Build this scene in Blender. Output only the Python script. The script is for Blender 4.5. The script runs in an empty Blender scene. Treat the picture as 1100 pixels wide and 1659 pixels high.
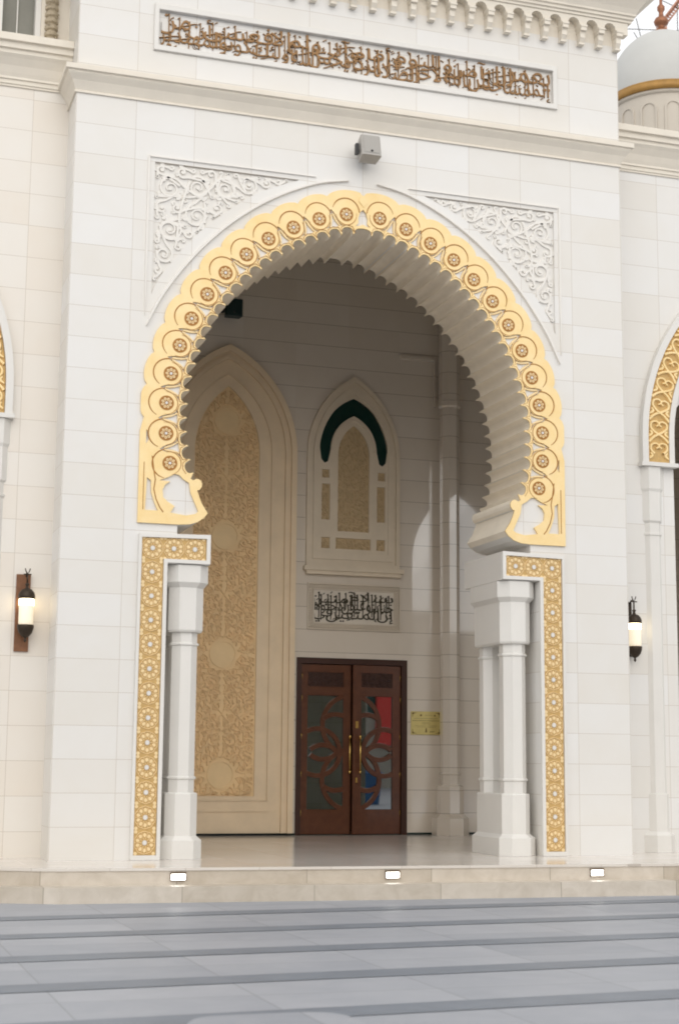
import bpy, bmesh, math, random, unicodedata
import numpy as np
from mathutils import Vector, Matrix
from math import sin, cos, pi, sqrt, atan2, radians

scene = bpy.context.scene
COL = scene.collection

# ------------------------------------------------------------------ camera
YAW, TILT, ROLL = 0.3148, 0.1598, 0.0090
CAM = Vector((-6.1794, -18.1473, 1.0885))
cd = bpy.data.cameras.new("camera")
cam = bpy.data.objects.new("camera", cd)
COL.objects.link(cam)
fwd = Vector((sin(YAW)*cos(TILT), cos(YAW)*cos(TILT), sin(TILT)))
rgt = Vector((cos(YAW), -sin(YAW), 0.0))
upv = rgt.cross(fwd)
r2 = cos(ROLL)*rgt + sin(ROLL)*upv
u2 = -sin(ROLL)*rgt + cos(ROLL)*upv
M = Matrix.Identity(4)
for i in range(3):
    M[i][0] = r2[i]; M[i][1] = u2[i]; M[i][2] = -fwd[i]; M[i][3] = CAM[i]
cam.matrix_world = M
cd.sensor_fit = 'VERTICAL'; cd.sensor_height = 36.0; cd.sensor_width = 24.0
cd.lens = 2547.3/1659*36
cd.clip_end = 2000
cd.dof.use_dof = True; cd.dof.focus_distance = 21.0; cd.dof.aperture_fstop = 2.4
scene.camera = cam
scene.cycles.filter_width = 1.9; scene.cycles.diffuse_bounces = 6; scene.cycles.max_bounces = 12

# ------------------------------------------------------------------ light
SUN_EL, SUN_AZ = radians(30), radians(194)      # azimuth clockwise from +y
world = bpy.data.worlds.new("World"); scene.world = world
world.use_nodes = True
nt = world.node_tree
bgn = nt.nodes["Background"]
sky = nt.nodes.new("ShaderNodeTexSky"); sky.sky_type = 'NISHITA'
sky.sun_disc = False; sky.sun_elevation = SUN_EL; sky.sun_rotation = SUN_AZ
sky.dust_density = 2.0; sky.air_density = 1.0
hs = nt.nodes.new("ShaderNodeHueSaturation"); hs.inputs['Saturation'].default_value = 0.35
nt.links.new(sky.outputs[0], hs.inputs['Color'])
veil = nt.nodes.new("ShaderNodeMix"); veil.data_type = 'RGBA'          # overcast cloud layer
veil.inputs[0].default_value = 0.72; veil.inputs[7].default_value = (7.6, 7.55, 7.5, 1)
nt.links.new(hs.outputs[0], veil.inputs[6])
nt.links.new(veil.outputs[2], bgn.inputs[0])
bgn.inputs[1].default_value = 0.15
sd = bpy.data.lights.new("sun", 'SUN'); sd.energy = 0.8; sd.angle = radians(80); sd.color = (1.0, .95, .87)
sun = bpy.data.objects.new("sun", sd); COL.objects.link(sun)
sdir = Vector((sin(SUN_AZ)*cos(SUN_EL), cos(SUN_AZ)*cos(SUN_EL), sin(SUN_EL)))
sun.rotation_euler = (-sdir).to_track_quat('-Z', 'Y').to_euler()
sun.location = (10, -20, 30)
scene.view_settings.view_transform = 'Standard'; scene.view_settings.look = 'None'
scene.view_settings.exposure = 0.22; scene.view_settings.gamma = 1.0

# ------------------------------------------------------------------ materials
def mat(name, col, rough=.5, metal=0.0, var=0.0, vscale=3.0, col2=None, bump=0.0, bscale=40.0, spec=.5, coat=0.0, ior=1.45):
    m = bpy.data.materials.new(name); m.use_nodes = True
    t = m.node_tree; b = t.nodes["Principled BSDF"]
    b.inputs['Base Color'].default_value = (*col, 1); b.inputs['Roughness'].default_value = rough
    b.inputs['Metallic'].default_value = metal; b.inputs['IOR'].default_value = ior
    b.inputs['Specular IOR Level'].default_value = spec
    if coat: b.inputs['Coat Weight'].default_value = coat; b.inputs['Coat Roughness'].default_value = .04
    g = t.nodes.new("ShaderNodeNewGeometry")
    if var or col2:
        n = t.nodes.new("ShaderNodeTexNoise"); n.inputs['Scale'].default_value = vscale
        n.inputs['Detail'].default_value = 6; n.inputs['Roughness'].default_value = .65
        t.links.new(g.outputs['Position'], n.inputs['Vector'])
        r = t.nodes.new("ShaderNodeValToRGB"); r.color_ramp.elements[0].position = .3; r.color_ramp.elements[1].position = .7
        c2 = col2 or tuple(max(0, c*(1-var)) for c in col)
        r.color_ramp.elements[0].color = (*c2, 1); r.color_ramp.elements[1].color = (*col, 1)
        t.links.new(n.outputs['Fac'], r.inputs[0]); t.links.new(r.outputs[0], b.inputs['Base Color'])
    if bump:
        n2 = t.nodes.new("ShaderNodeTexNoise"); n2.inputs['Scale'].default_value = bscale; n2.inputs['Detail'].default_value = 4
        t.links.new(g.outputs['Position'], n2.inputs['Vector'])
        bp = t.nodes.new("ShaderNodeBump"); bp.inputs['Strength'].default_value = bump; bp.inputs['Distance'].default_value = .01
        t.links.new(n2.outputs['Fac'], bp.inputs['Height']); t.links.new(bp.outputs[0], b.inputs['Normal'])
    return m

def slab_mat(name, colA, colB, joint, w, h, x0=0.0, z0=0.0, jw=.006, rough=.35, vert=True, coat=0.0, u='X', v='Z', tile=.5, nscale=1.3, spec=.5, jmix=.75):
    """stone slabs: joints at u=x0+k*w and v=z0+k*h in world metres, a slight tone of its own per slab"""
    m = bpy.data.materials.new(name); m.use_nodes = True
    t = m.node_tree; L = t.links.new; b = t.nodes["Principled BSDF"]
    b.inputs['Roughness'].default_value = rough; b.inputs['Specular IOR Level'].default_value = spec
    if coat: b.inputs['Coat Weight'].default_value = coat; b.inputs['Coat Roughness'].default_value = .03; b.inputs['Coat IOR'].default_value = 1.9
    g = t.nodes.new("ShaderNodeNewGeometry"); s = t.nodes.new("ShaderNodeSeparateXYZ"); L(g.outputs['Position'], s.inputs[0])
    def mth(op, a, bb=None):
        n = t.nodes.new("ShaderNodeMath"); n.operation = op
        for i, q in enumerate((a, bb)):
            if q is None: continue
            if isinstance(q, (int, float)): n.inputs[i].default_value = q
            else: L(q, n.inputs[i])
        return n.outputs[0]
    def axis(o, off, size):
        q = mth('DIVIDE', mth('SUBTRACT', o, off), size)
        fl = mth('FLOOR', mth('ADD', q, 0.5)); d = mth('MULTIPLY', mth('ABSOLUTE', mth('SUBTRACT', q, fl)), size)
        return d, mth('FLOOR', q)
    dz, iz = axis(s.outputs[v], z0, h)
    dx, ix = axis(s.outputs[u], x0, w)
    line = mth('LESS_THAN', dz, jw/2)
    if vert: line = mth('MAXIMUM', line, mth('LESS_THAN', dx, jw/2))
    c = t.nodes.new("ShaderNodeCombineXYZ"); L(ix, c.inputs[0]); L(iz, c.inputs[1])
    wn = t.nodes.new("ShaderNodeTexWhiteNoise"); wn.noise_dimensions = '2D'; L(c.outputs[0], wn.inputs['Vector'])
    n = t.nodes.new("ShaderNodeTexNoise"); n.inputs['Scale'].default_value = nscale; n.inputs['Detail'].default_value = 7
    n.inputs['Roughness'].default_value = .6; n.inputs['Distortion'].default_value = .6
    off = t.nodes.new("ShaderNodeVectorMath"); off.operation = 'ADD'
    sc = t.nodes.new("ShaderNodeVectorMath"); sc.operation = 'SCALE'; sc.inputs['Scale'].default_value = 5.0
    L(wn.outputs['Color'], sc.inputs[0]); L(sc.outputs[0], off.inputs[0]); L(g.outputs['Position'], off.inputs[1]); L(off.outputs[0], n.inputs['Vector'])
    f = mth('ADD', mth('MULTIPLY', wn.outputs['Value'], tile), mth('MULTIPLY', n.outputs['Fac'], 1.0-tile))
    f = mth('ADD', mth('MULTIPLY', mth('SUBTRACT', f, .5), 1.8), .5)
    mx = t.nodes.new("ShaderNodeMix"); mx.data_type = 'RGBA'; L(f, mx.inputs[0]); mx.clamp_factor = True
    mx.inputs[6].default_value = (*colA, 1); mx.inputs[7].default_value = (*colB, 1)
    m2 = t.nodes.new("ShaderNodeMix"); m2.data_type = 'RGBA'; L(mth('MULTIPLY', line, jmix), m2.inputs[0])
    L(mx.outputs[2], m2.inputs[6]); m2.inputs[7].default_value = (*joint, 1)
    L(m2.outputs[2], b.inputs['Base Color'])
    bp = t.nodes.new("ShaderNodeBump"); bp.inputs['Strength'].default_value = .25; bp.inputs['Distance'].default_value = .004
    L(mth('MULTIPLY', line, -1.0), bp.inputs['Height']); L(bp.outputs[0], b.inputs['Normal'])
    return m

def emis(name, col, e, base=(.8, .8, .8), rough=.4):
    m = mat(name, base, rough); b = m.node_tree.nodes["Principled BSDF"]
    b.inputs['Emission Color'].default_value = (*col, 1); b.inputs['Emission Strength'].default_value = e
    return m

WA, WB, JT = (.708, .678, .625), (.748, .737, .716), (.40, .33, .25)
M_WALL = slab_mat('white_marble_slabs', WA, WB, JT, .733, .381, 0.0, .372, jmix=.55, tile=.4)
M_WING = slab_mat('white_marble_wing', WA, WB, JT, .62, .405, 3.95, .30, jmix=.55, tile=.4)
M_WINGL = slab_mat('cream_marble_wing', (.74, .68, .60), (.76, .725, .67), JT, .62, .405, -4.11, .30, jmix=.55, tile=.4)
M_WHITE = mat('plain_white_marble', (.74, .72, .68), .35, var=.05, vscale=2.0)
M_CARVE = mat('carved_white_stone', (.80, .77, .72), .5, var=.05, vscale=8)
M_CREAM = mat('cream_stone', (.78, .72, .62), .5, var=.08, vscale=3)
M_FLUTE = mat('fluted_stone', (.88, .80, .67), .5, var=.10, vscale=3)
M_GOLD = mat('gilded_plaster', (.91, .71, .385), .40, metal=.05, col2=(.86, .63, .285), vscale=4.2, bump=.12, bscale=60)
M_GOLDD = mat('dark_shade_gilding', (.42, .19, .04), .5, metal=.2, var=.25, vscale=14)  # brown puts the grooves' shade into the colour; rosette cups share it
M_GOLDL = mat('pale_gilding', (.84, .65, .36), .45, metal=.1)
M_LATB = mat('tan_gilding', (.62, .41, .16), .5, metal=.15, var=.2, vscale=25)
M_TEXT = mat('bronze_lettering', (.30, .165, .065), .4, metal=.35, var=.3, vscale=12)
M_GAL = slab_mat('gallery_marble', (.70, .62, .52), (.76, .69, .60), (.27, .22, .16), .9, .362, 0.0, .345, jw=.008, rough=.16, vert=False, coat=1.0, tile=.3)
M_NICHE = mat('tan_carved_stone', (.88, .65, .36), .55, var=.10, vscale=4)
M_FRAME = mat('tan_moulded_stone', (.84, .67, .46), .45, var=.10, vscale=3)
M_DARKT = mat('dark_lettering', (.05, .04, .02), .5)
M_WOOD = mat('brown_timber', (.125, .042, .018), .32, var=.35, vscale=9, coat=.3)
M_WOODD = mat('dark_timber', (.055, .019, .010), .4, var=.3, vscale=20)
M_BRASS = mat('polished_brass', (.75, .50, .16), .2, metal=1.0)
M_PLATE = mat('pale_brass_plate', (.74, .62, .25), .35, metal=.3, var=.1, vscale=12)
M_GLASSR = mat('reflecting_door_glass', (.003, .020, .017), .015, spec=1.0, ior=2.1)
M_GLASSG = mat('dark_green_glass', (.004, .028, .022), .08)
M_SKIRT = mat('dark_green_skirting', (.015, .03, .025), .3)
M_FLOOR = slab_mat('polished_porch_floor', (.66, .61, .55), (.72, .68, .63), (.45, .40, .35), .8, .8, 0, 0, jw=.006, rough=.13, u='X', v='Y', spec=.4)
M_RISER = slab_mat('beige_travertine', (.42, .36, .28), (.64, .58, .50), (.30, .26, .20), 1.42, 20, .35, -9, jw=.010, rough=.45, nscale=5.0, tile=.3)
M_PAVE = slab_mat('pale_plaza_marble', (.285, .305, .345), (.385, .40, .435), (.21, .22, .24), 1.23, .7675, .2, -.6, jw=.014, rough=.5, u='X', v='Y', nscale=2.2, tile=.35, jmix=.55)
M_BAND = mat('blue_grey_paving', (.215, .24, .28), .5, var=.2, vscale=2.5)
M_GREY = mat('grey_metal_case', (.42, .40, .37), .5, metal=.0, var=.08)
M_BEZ = mat('brown_metal_bezel', (.16, .12, .08), .4, metal=.4)
M_BLACK = mat('black_plastic', (.03, .03, .03), .5)
M_TEAL = mat('dark_teal_case', (.008, .030, .028), .5)
M_IRON = mat('bronze_iron', (.055, .040, .028), .45, metal=.6, var=.3, vscale=40)
M_RUST = mat('rust_brown_plate', (.23, .10, .045), .6, var=.3, vscale=20)
M_MILK = emis('lit_milk_glass', (1, .80, .50), .35, (.80, .77, .68), .3)
M_BULB = emis('glowing_bulb', (1, .82, .5), 5.0)
M_STEP = emis('lit_step_lens', (1, .97, .9), 7.0)
M_DOME = mat('dome_shell', (.52, .52, .50), .6, var=.06, vscale=2)
M_DRUM = mat('dome_drum', (.55, .50, .43), .6, var=.08, vscale=2)
M_DGOLD = mat('dome_gilt_band', (.42, .23, .06), .5, metal=.2, var=.3, vscale=6)
M_FIN = mat('copper_finial', (.30, .13, .07), .4, metal=.5)
M_CRANE = mat('crane_paint', (.50, .24, .15), .5)
M_LOUV = mat('grey_window_panel', (.24, .235, .20), .4, var=.2, vscale=2)
M_CITY = mat('city_facade', (.45, .40, .34), .8, var=.2, vscale=.3)
M_RED = mat('red_awning', (.75, .05, .04), .6)
M_BLUE = mat('blue_bin', (.03, .08, .22), .5)

# ------------------------------------------------------------------ mesh helpers
def link(name, me, parent=None):
    o = bpy.data.objects.new(name, me); COL.objects.link(o)
    if parent: o.parent = parent
    return o

def thing(name, label, cat, loc=(0, 0, 0), group=None):
    o = bpy.data.objects.new(name, None); COL.objects.link(o); o.location = loc
    o.empty_display_size = .2; o['label'] = label; o['category'] = cat
    if group: o['group'] = group
    return o

class MB:
    """collects faces; build() links them as one mesh object (points given in world metres)"""
    def __init__(s): s.v = []; s.f = []; s.m = []; s.sm = []
    def add(s, vs, fs, mi=0, smooth=False):
        o = len(s.v); s.v += [tuple(p) for p in vs]
        for f in fs: s.f.append([i+o for i in f]); s.m.append(mi); s.sm.append(smooth)
    def box(s, x0, x1, y0, y1, z0, z1, mi=0):
        s.add([(x0,y0,z0),(x1,y0,z0),(x1,y1,z0),(x0,y1,z0),(x0,y0,z1),(x1,y0,z1),(x1,y1,z1),(x0,y1,z1)],
              [(0,3,2,1),(4,5,6,7),(0,1,5,4),(1,2,6,5),(2,3,7,6),(3,0,4,7)], mi)
    def prism(s, ring, z0, z1, mi=0):
        n = len(ring); s.add([(x,y,z0) for x,y in ring]+[(x,y,z1) for x,y in ring],
              [tuple(range(n-1,-1,-1)), tuple(range(n,2*n))]+[(i,(i+1)%n,n+(i+1)%n,n+i) for i in range(n)], mi)
    def stack(s, rings, mi=0, smooth=False):
        """list of (ring2d, z)"""
        n = len(rings[0][0]); vs = []; fs = []
        for r, z in rings: vs += [(x,y,z) for x,y in r]
        for k in range(len(rings)-1):
            for i in range(n): fs.append((k*n+i, k*n+(i+1)%n, (k+1)*n+(i+1)%n, (k+1)*n+i))
        s.add(vs, fs, mi, smooth); s.add(vs[:n], [tuple(range(n-1,-1,-1))], mi); s.add(vs[-n:], [tuple(range(n))], mi)
    def lathe(s, cx, cy, prof, n=16, rot=0.0, mi=0, smooth=True):
        s.stack([([(cx+r*cos(rot+2*pi*i/n), cy+r*sin(rot+2*pi*i/n)) for i in range(n)], z) for r, z in prof], mi, smooth)
    def tube(s, pts, r, n=6, mi=0):
        pts = [Vector(p) for p in pts]; rs = r if isinstance(r, (list, tuple)) else [r]*len(pts)
        vs = []; fs = []
        for k, p in enumerate(pts):
            d = (pts[min(k+1, len(pts)-1)]-pts[max(k-1, 0)]).normalized()
            a = d.cross(Vector((0,0,1)) if abs(d.z) < .9 else Vector((1,0,0))).normalized(); b = d.cross(a)
            for i in range(n): vs.append(p+rs[k]*(cos(2*pi*i/n)*a+sin(2*pi*i/n)*b))
        for k in range(len(pts)-1):
            for i in range(n): fs.append((k*n+i, k*n+(i+1)%n, (k+1)*n+(i+1)%n, (k+1)*n+i))
        fs += [tuple(range(n-1,-1,-1)), tuple(range((len(pts)-1)*n, len(pts)*n))]
        s.add(vs, fs, mi, True)
    def ribbon(s, pts, w, y, h, mi=0, taper=None, bev=.35):
        h += .00029*(len(s.f)//3 % 19)
        """raised strip lying in the wall plane: pts (x,z), stands h proud of depth y"""
        n = len(pts)
        if n < 2: return
        P = np.array(pts, float); d = np.gradient(P, axis=0); l = np.hypot(d[:,0], d[:,1])+1e-9; nx, nz = -d[:,1]/l, d[:,0]/l
        vs = []; fs = []
        for i in range(n):
            k = i/(n-1); ww = w*(taper(k) if taper else 1.0)/2
            for a, hh in ((-1,0),(-(1-bev),h),((1-bev),h),(1,0)):
                vs.append((P[i,0]+nx[i]*ww*a, y-hh, P[i,1]+nz[i]*ww*a))
        for i in range(n-1):
            for j in range(3): fs.append((i*4+j, i*4+j+1, i*4+5+j, i*4+4+j))
        fs += [(0,3,2,1), ((n-1)*4, (n-1)*4+1, (n-1)*4+2, (n-1)*4+3)]
        s.add(vs, fs, mi)
    def poly(s, pts, y0, y1, mi=0):
        """convex outline (x,z), front at y0, back at y1"""
        n = len(pts); s.add([(x,y0,z) for x,z in pts]+[(x,y1,z) for x,z in pts],
              [tuple(range(n)), tuple(range(2*n-1,n-1,-1))]+[(i,n+i,n+(i+1)%n,(i+1)%n) for i in range(n)], mi)
    def flat(s, loops, y0, y1, mi=0, bevel=0.0):
        """outlines with holes (x,z loops, even-odd), front at y0, back at y1"""
        cu = bpy.data.curves.new('tmp', 'CURVE'); cu.dimensions = '2D'; cu.fill_mode = 'BOTH'
        cu.extrude = max(0.0, abs(y1-y0)/2-bevel); cu.bevel_depth = bevel; cu.bevel_resolution = 0; cu.offset = -bevel if bevel else 0
        for lp in loops:
            sp = cu.splines.new('POLY'); sp.points.add(len(lp)-1); sp.use_cyclic_u = True
            for q, (x, z) in zip(sp.points, lp): q.co = (x, z, 0, 1)
        o = bpy.data.objects.new('tmp', cu); COL.objects.link(o)
        me = bpy.data.meshes.new_from_object(o.evaluated_get(bpy.context.evaluated_depsgraph_get()))
        ym = (y0+y1)/2
        s.add([(p.co.x, ym-p.co.z, p.co.y) for p in me.vertices], [tuple(f.vertices) for f in me.polygons], mi)
        bpy.data.objects.remove(o); bpy.data.curves.remove(cu); bpy.data.meshes.remove(me)
    def sweep(s, path, prof, mi=0):
        """mitred moulding: path (x,y) with outside on its right, prof (out,z) closed loop"""
        n = len(path); m = len(prof); P = [Vector(p) for p in path]; vs = []; fs = []
        for i in range(n):
            d0 = (P[i]-P[i-1]).normalized() if i else None; d1 = (P[i+1]-P[i]).normalized() if i < n-1 else None
            n0 = Vector((d0.y,-d0.x)) if d0 else None; n1 = Vector((d1.y,-d1.x)) if d1 else None
            if n0 is None: k = n1
            elif n1 is None: k = n0
            else: k = (n0+n1); k = k/(1+n0.dot(n1))
            vs += [(P[i].x+k.x*o, P[i].y+k.y*o, z) for o, z in prof]
        for i in range(n-1):
            for j in range(m): fs.append((i*m+j, (i+1)*m+j, (i+1)*m+(j+1)%m, i*m+(j+1)%m))
        fs += [tuple(range(m)), tuple(range(n*m-1, (n-1)*m-1, -1))]
        s.add(vs, fs, mi)
    def build(s, name, mats, parent=None, recalc=True, org=None):
        if not isinstance(mats, (list, tuple)): mats = [mats]
        off = Vector(parent.matrix_world.translation) if parent else Vector((0,0,0))
        # things are never rotated, so a part's mesh is stored relative to the chain of parents
        off = Vector((0,0,0)); q = parent
        while q: off += q.location; q = q.parent
        org = Vector(org) if org else None
        base = (org if org is not None else off)
        me = bpy.data.meshes.new(name)
        me.from_pydata([tuple(Vector(p)-base) for p in s.v], [], s.f)
        for mm in mats: me.materials.append(mm)
        me.polygons.foreach_set('material_index', s.m); me.polygons.foreach_set('use_smooth', s.sm)
        if recalc:
            bm = bmesh.new(); bm.from_mesh(me); bmesh.ops.recalc_face_normals(bm, faces=bm.faces); bm.to_mesh(me); bm.free()
        me.update()
        o = link(name, me, parent)
        if org is not None: o.location = org-off
        return o

def dup(o, parent, loc=None, name=None):
    c = o.copy(); COL.objects.link(c); c.parent = parent
    if loc is not None: c.location = loc
    return c

def tag(o, label, cat, group=None, kind=None):
    if kind: o['kind'] = kind
    if label: o['label'] = label
    if cat: o['category'] = cat
    if group: o['group'] = group
    return o

def struct(mb, name, mats):
    o = mb.build(name, mats); o['kind'] = 'structure'; return o

def mir(pts): return [(-x, z) for x, z in pts]
def arc(cx, cz, r, a0, a1, n):
    return [(cx+r*cos(radians(a0+(a1-a0)*i/n)), cz+r*sin(radians(a0+(a1-a0)*i/n))) for i in range(n+1)]
def circ(cx, cz, r, n=20): return arc(cx, cz, r, 0, 360, n)[:-1]

def catmull(P, sub=12):
    P = [np.array(p, float) for p in P]; out = []
    for i in range(len(P)-1):
        p0 = P[max(i-1,0)]; p1 = P[i]; p2 = P[i+1]; p3 = P[min(i+2,len(P)-1)]
        for k in range(sub):
            t = k/sub
            out.append(.5*((2*p1)+(p2-p0)*t+(2*p0-5*p1+4*p2-p3)*t*t+(3*p1-p0-3*p2+p3)*t**3))
    out.append(P[-1]); return np.array(out)

class Path:
    def __init__(s, pts):
        s.p = np.array(pts); d = np.hypot(*np.diff(s.p, axis=0).T); s.s = np.concatenate([[0], np.cumsum(d)]); s.len = s.s[-1]
    def at(s, t): return np.array([np.interp(t, s.s, s.p[:,0]), np.interp(t, s.s, s.p[:,1])])
    def tan(s, t, e=.02):
        d = s.at(min(t+e, s.len))-s.at(max(t-e, 0)); return d/np.hypot(*d)

def pointed(cx, a, zs, za, n=14):
    """two-centred pointed arch, left springing over the apex to the right springing"""
    h = za-zs; R = (h*h+a*a)/(2*a); th = math.asin(min(1, h/R)) if R >= h else pi/2
    if a > R: th = pi-th
    right = [(cx+a-R+R*cos(th*i/n), zs+R*sin(th*i/n)) for i in range(n+1)]
    left = [(2*cx-x, z) for x, z in right]
    return left+right[::-1][1:]

def arch_loop(cx, a, z0, zs, za, n=14): return [(cx-a, z0)]+pointed(cx, a, zs, za, n)+[(cx+a, z0)]

# arabesque ---------------------------------------------------------------
def inside_mask(X, Z, poly):
    ins = np.zeros(X.shape, bool); n = len(poly)
    for i in range(n):
        x1, z1 = poly[i]; x2, z2 = poly[(i+1)%n]
        c = ((z1 > Z) != (z2 > Z)) & (X < (x2-x1)*(Z-z1)/((z2-z1) if z2 != z1 else 1e-12)+x1)
        ins ^= c
    return ins
def edge_dist(X, Z, poly):
    D = np.full(X.shape, 1e9)
    for i in range(len(poly)):
        a = np.array(poly[i]); b = np.array(poly[(i+1)%len(poly)]); ab = b-a; L2 = (ab@ab)+1e-12
        t = np.clip(((X-a[0])*ab[0]+(Z-a[1])*ab[1])/L2, 0, 1)
        D = np.minimum(D, np.hypot(X-a[0]-t*ab[0], Z-a[1]-t*ab[1]))
    return D
def pack(poly, rmax, rmin, rng, avoid=(), n=26000, gap=.0):
    P = np.array(poly); lo = P.min(0); hi = P.max(0)
    r = np.random.RandomState(rng); X = r.uniform(lo[0], hi[0], n); Z = r.uniform(lo[1], hi[1], n)
    D = np.where(inside_mask(X, Z, poly), edge_dist(X, Z, poly), -1)
    for cx, cz, cr in avoid: D = np.minimum(D, np.hypot(X-cx, Z-cz)-cr)
    out = []
    while True:
        c = np.minimum(D, rmax)+r.uniform(0, .004, n); i = int(np.argmax(c)); rad = min(D[i], rmax)
        if rad < rmin: break
        out.append((X[i], Z[i], rad)); D = np.minimum(D, np.hypot(X-X[i], Z-Z[i])-rad-gap)
    return out
def scrolls(mb, circles, w, y, h, rnd, mi=0, leaves=True, lw=1.0):
    done = []
    for k, (cx, cz, r) in enumerate(circles):
        a0 = rnd.uniform(0, 2*pi); sg = rnd.choice((-1, 1))
        if done:
            j = min(range(len(done)), key=lambda q: math.hypot(done[q][0]-cx, done[q][1]-cz)-done[q][2]); jx, jz, jr = done[j]
            a0 = atan2(jz-cz, jx-cx)+sg*.5
            pj = (jx+(cx-jx)*.0+jr*.75*cos(a0+pi+sg*1.2), jz+jr*.75*sin(a0+pi+sg*1.2))
        turns = 1.55 if r > 2.6*w else 1.0; n = 26
        rr = r-w*.45
        pts = [(cx+(rr*(1-.80*(i/n)))*cos(a0+sg*turns*2*pi*i/n), cz+(rr*(1-.80*(i/n)))*sin(a0+sg*turns*2*pi*i/n)) for i in range(n+1)]
        if done:
            p0 = np.array(pj); p3 = np.array(pts[0]); p2 = p3-np.array([-sin(a0), cos(a0)])*sg*r*.6; p1 = p0+(p2-p0)*.4
            pts = [tuple((1-t)**3*p0+3*(1-t)**2*t*p1+3*(1-t)*t*t*p2+t**3*p3) for t in np.linspace(0, .93, 8)]+pts
        mb.ribbon(pts, w, y, h, mi, taper=lambda t: 1.0-.35*t)
        if leaves and r > 1.8*w:
            mb.poly([(p[0], p[1]) for p in circ(cx, cz, max(w*.55, r*.16), 8)], y-h-.0035-.0001*(k % 9), y, mi)
            for q in range(3 if r > 3*w else 2):
                a = a0+sg*(1.1+q*1.75); L = r*.62
                bx, bz = cx+rr*cos(a), cz+rr*sin(a); d = a+sg*1.9
                c = [(bx, bz), (bx+L*.5*cos(d)+L*.12*cos(a), bz+L*.5*sin(d)+L*.12*sin(a)), (bx+L*.8*cos(d+sg*.5), bz+L*.8*sin(d+sg*.5))]
                cc = catmull(c, 4)
                mb.ribbon([tuple(p) for p in cc], w*1.5*lw, y, h*.9, mi, taper=lambda t: .25+sin(pi*min(1, t*.97+.03)))
        done.append((cx, cz, r))

# lettering ----------------------------------------------------------------
FORMS = {}
for cp in range(0xFE80, 0xFEFD):
    d = unicodedata.decomposition(chr(cp)).split()
    if d: FORMS[(d[0][1:-1], tuple(int(x, 16) for x in d[1:]))] = chr(cp)
def shape_text(s):
    out = []; prev = False; i = 0
    while i < len(s):
        c = s[i]; n = 1; key = (ord(c),)
        if c == '\u0644' and i+1 < len(s) and s[i+1] in '\u0627\u0623\u0625\u0622': key = (ord(c), ord(s[i+1])); n = 2
        nx = s[i+n] if i+n < len(s) else ' '
        right = n == 1 and c not in '\u0627\u0623\u0625\u0622\u062f\u0630\u0631\u0632\u0648\u0624\u0629\u0621\u0649' and nx not in ' \u0621'
        f = {(0,0):'isolated', (1,0):'final', (0,1):'initial', (1,1):'medial'}[(int(prev), int(right))]
        out.append(FORMS.get((f, key)) or FORMS.get(('isolated', key)) or c); prev = right; i += n
    return ''.join(reversed(out))
def word_mesh(word, off=.02, res=3, ext=.0):
    cu = bpy.data.curves.new('tmp', 'FONT'); cu.body = word; cu.offset = off; cu.resolution_u = res; cu.extrude = ext
    o = bpy.data.objects.new('tmp', cu); COL.objects.link(o)
    me = bpy.data.meshes.new_from_object(o.evaluated_get(bpy.context.evaluated_depsgraph_get()))
    v = np.array([tuple(p.co) for p in me.vertices]); f = [tuple(p.vertices) for p in me.polygons]
    bpy.data.objects.remove(o); bpy.data.curves.remove(cu); bpy.data.meshes.remove(me)
    return v, f
def lettering(mb, rows, x0, x1, z0, z1, y, h, off=.025, mi=0, overlap=.12, seed=3, slant=0.0):
    """rows of words right to left, words of a row filling x1..x0; rows stack bottom-up and interlock"""
    rnd = random.Random(seed); jit = 0; nr = len(rows); H = (z1-z0)/(1+.52*(nr-1))
    for ri, words in enumerate(rows):
        ms = [word_mesh(shape_text(w), off, 3, .5) for w in words]
        ws = [m[0][:,0].max()-m[0][:,0].min() for m in ms]; tot = sum(ws)+.10*(len(ws)-1)*0
        sx = (x1-x0)/(tot*(1-overlap)); x = x1
        for (v, f), wd in zip(ms, ws):
            zz = v[:,1]; lo, hi = zz.min(), zz.max()
            ext = min(1.0, .72+.3*(hi-lo)); top = z0+H*.52*ri+H; bot = z0+H*.52*ri
            top = min(top, z1); bot = max(bot, z0)
            hh = (top-bot)*ext; b = bot+rnd.uniform(0, 1)*((top-bot)-hh)
            X = (v[:,0]-v[:,0].min())*sx; Z = (zz-lo)/(hi-lo)*hh+b
            X = x-wd*sx+X+slant*(Z-b); x -= wd*sx*(1-overlap)
            X = np.clip(X, x0, x1)
            jit += 1; mb.add(np.stack([X, y-(v[:,2]+.5)*(h+.0006*(jit % 11)), Z], 1).tolist(), f, mi)

rnd = random.Random(11)
T = 1.2          # thickness of the portal
P = 5.958        # depth of the gallery's rear wall
Q = .60          # depth of the wing walls
PX = 3.672       # half width of the portal

# ================================================================== ground
mb = MB()
mb.add([(-260,-260,-.34),(260,-260,-.34),(260,260,-.34),(-260,260,-.34)], [(0,1,2,3)])
ground = struct(mb, 'plaza_paving', M_PAVE)
mb = MB()
for k in range(-0, 11):
    yc = -2.70-1.535*k
    def yb(x): return yc+.068*max(-30, min(30, x))
    w = .18
    mb.add([(-30,yb(-30)-w,-.336),(30,yb(30)-w,-.336),(30,yb(30)+w,-.336),(-30,yb(-30)+w,-.336)], [(0,1,2,3)])
struct(mb, 'paving_stripe', M_BAND)
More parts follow.
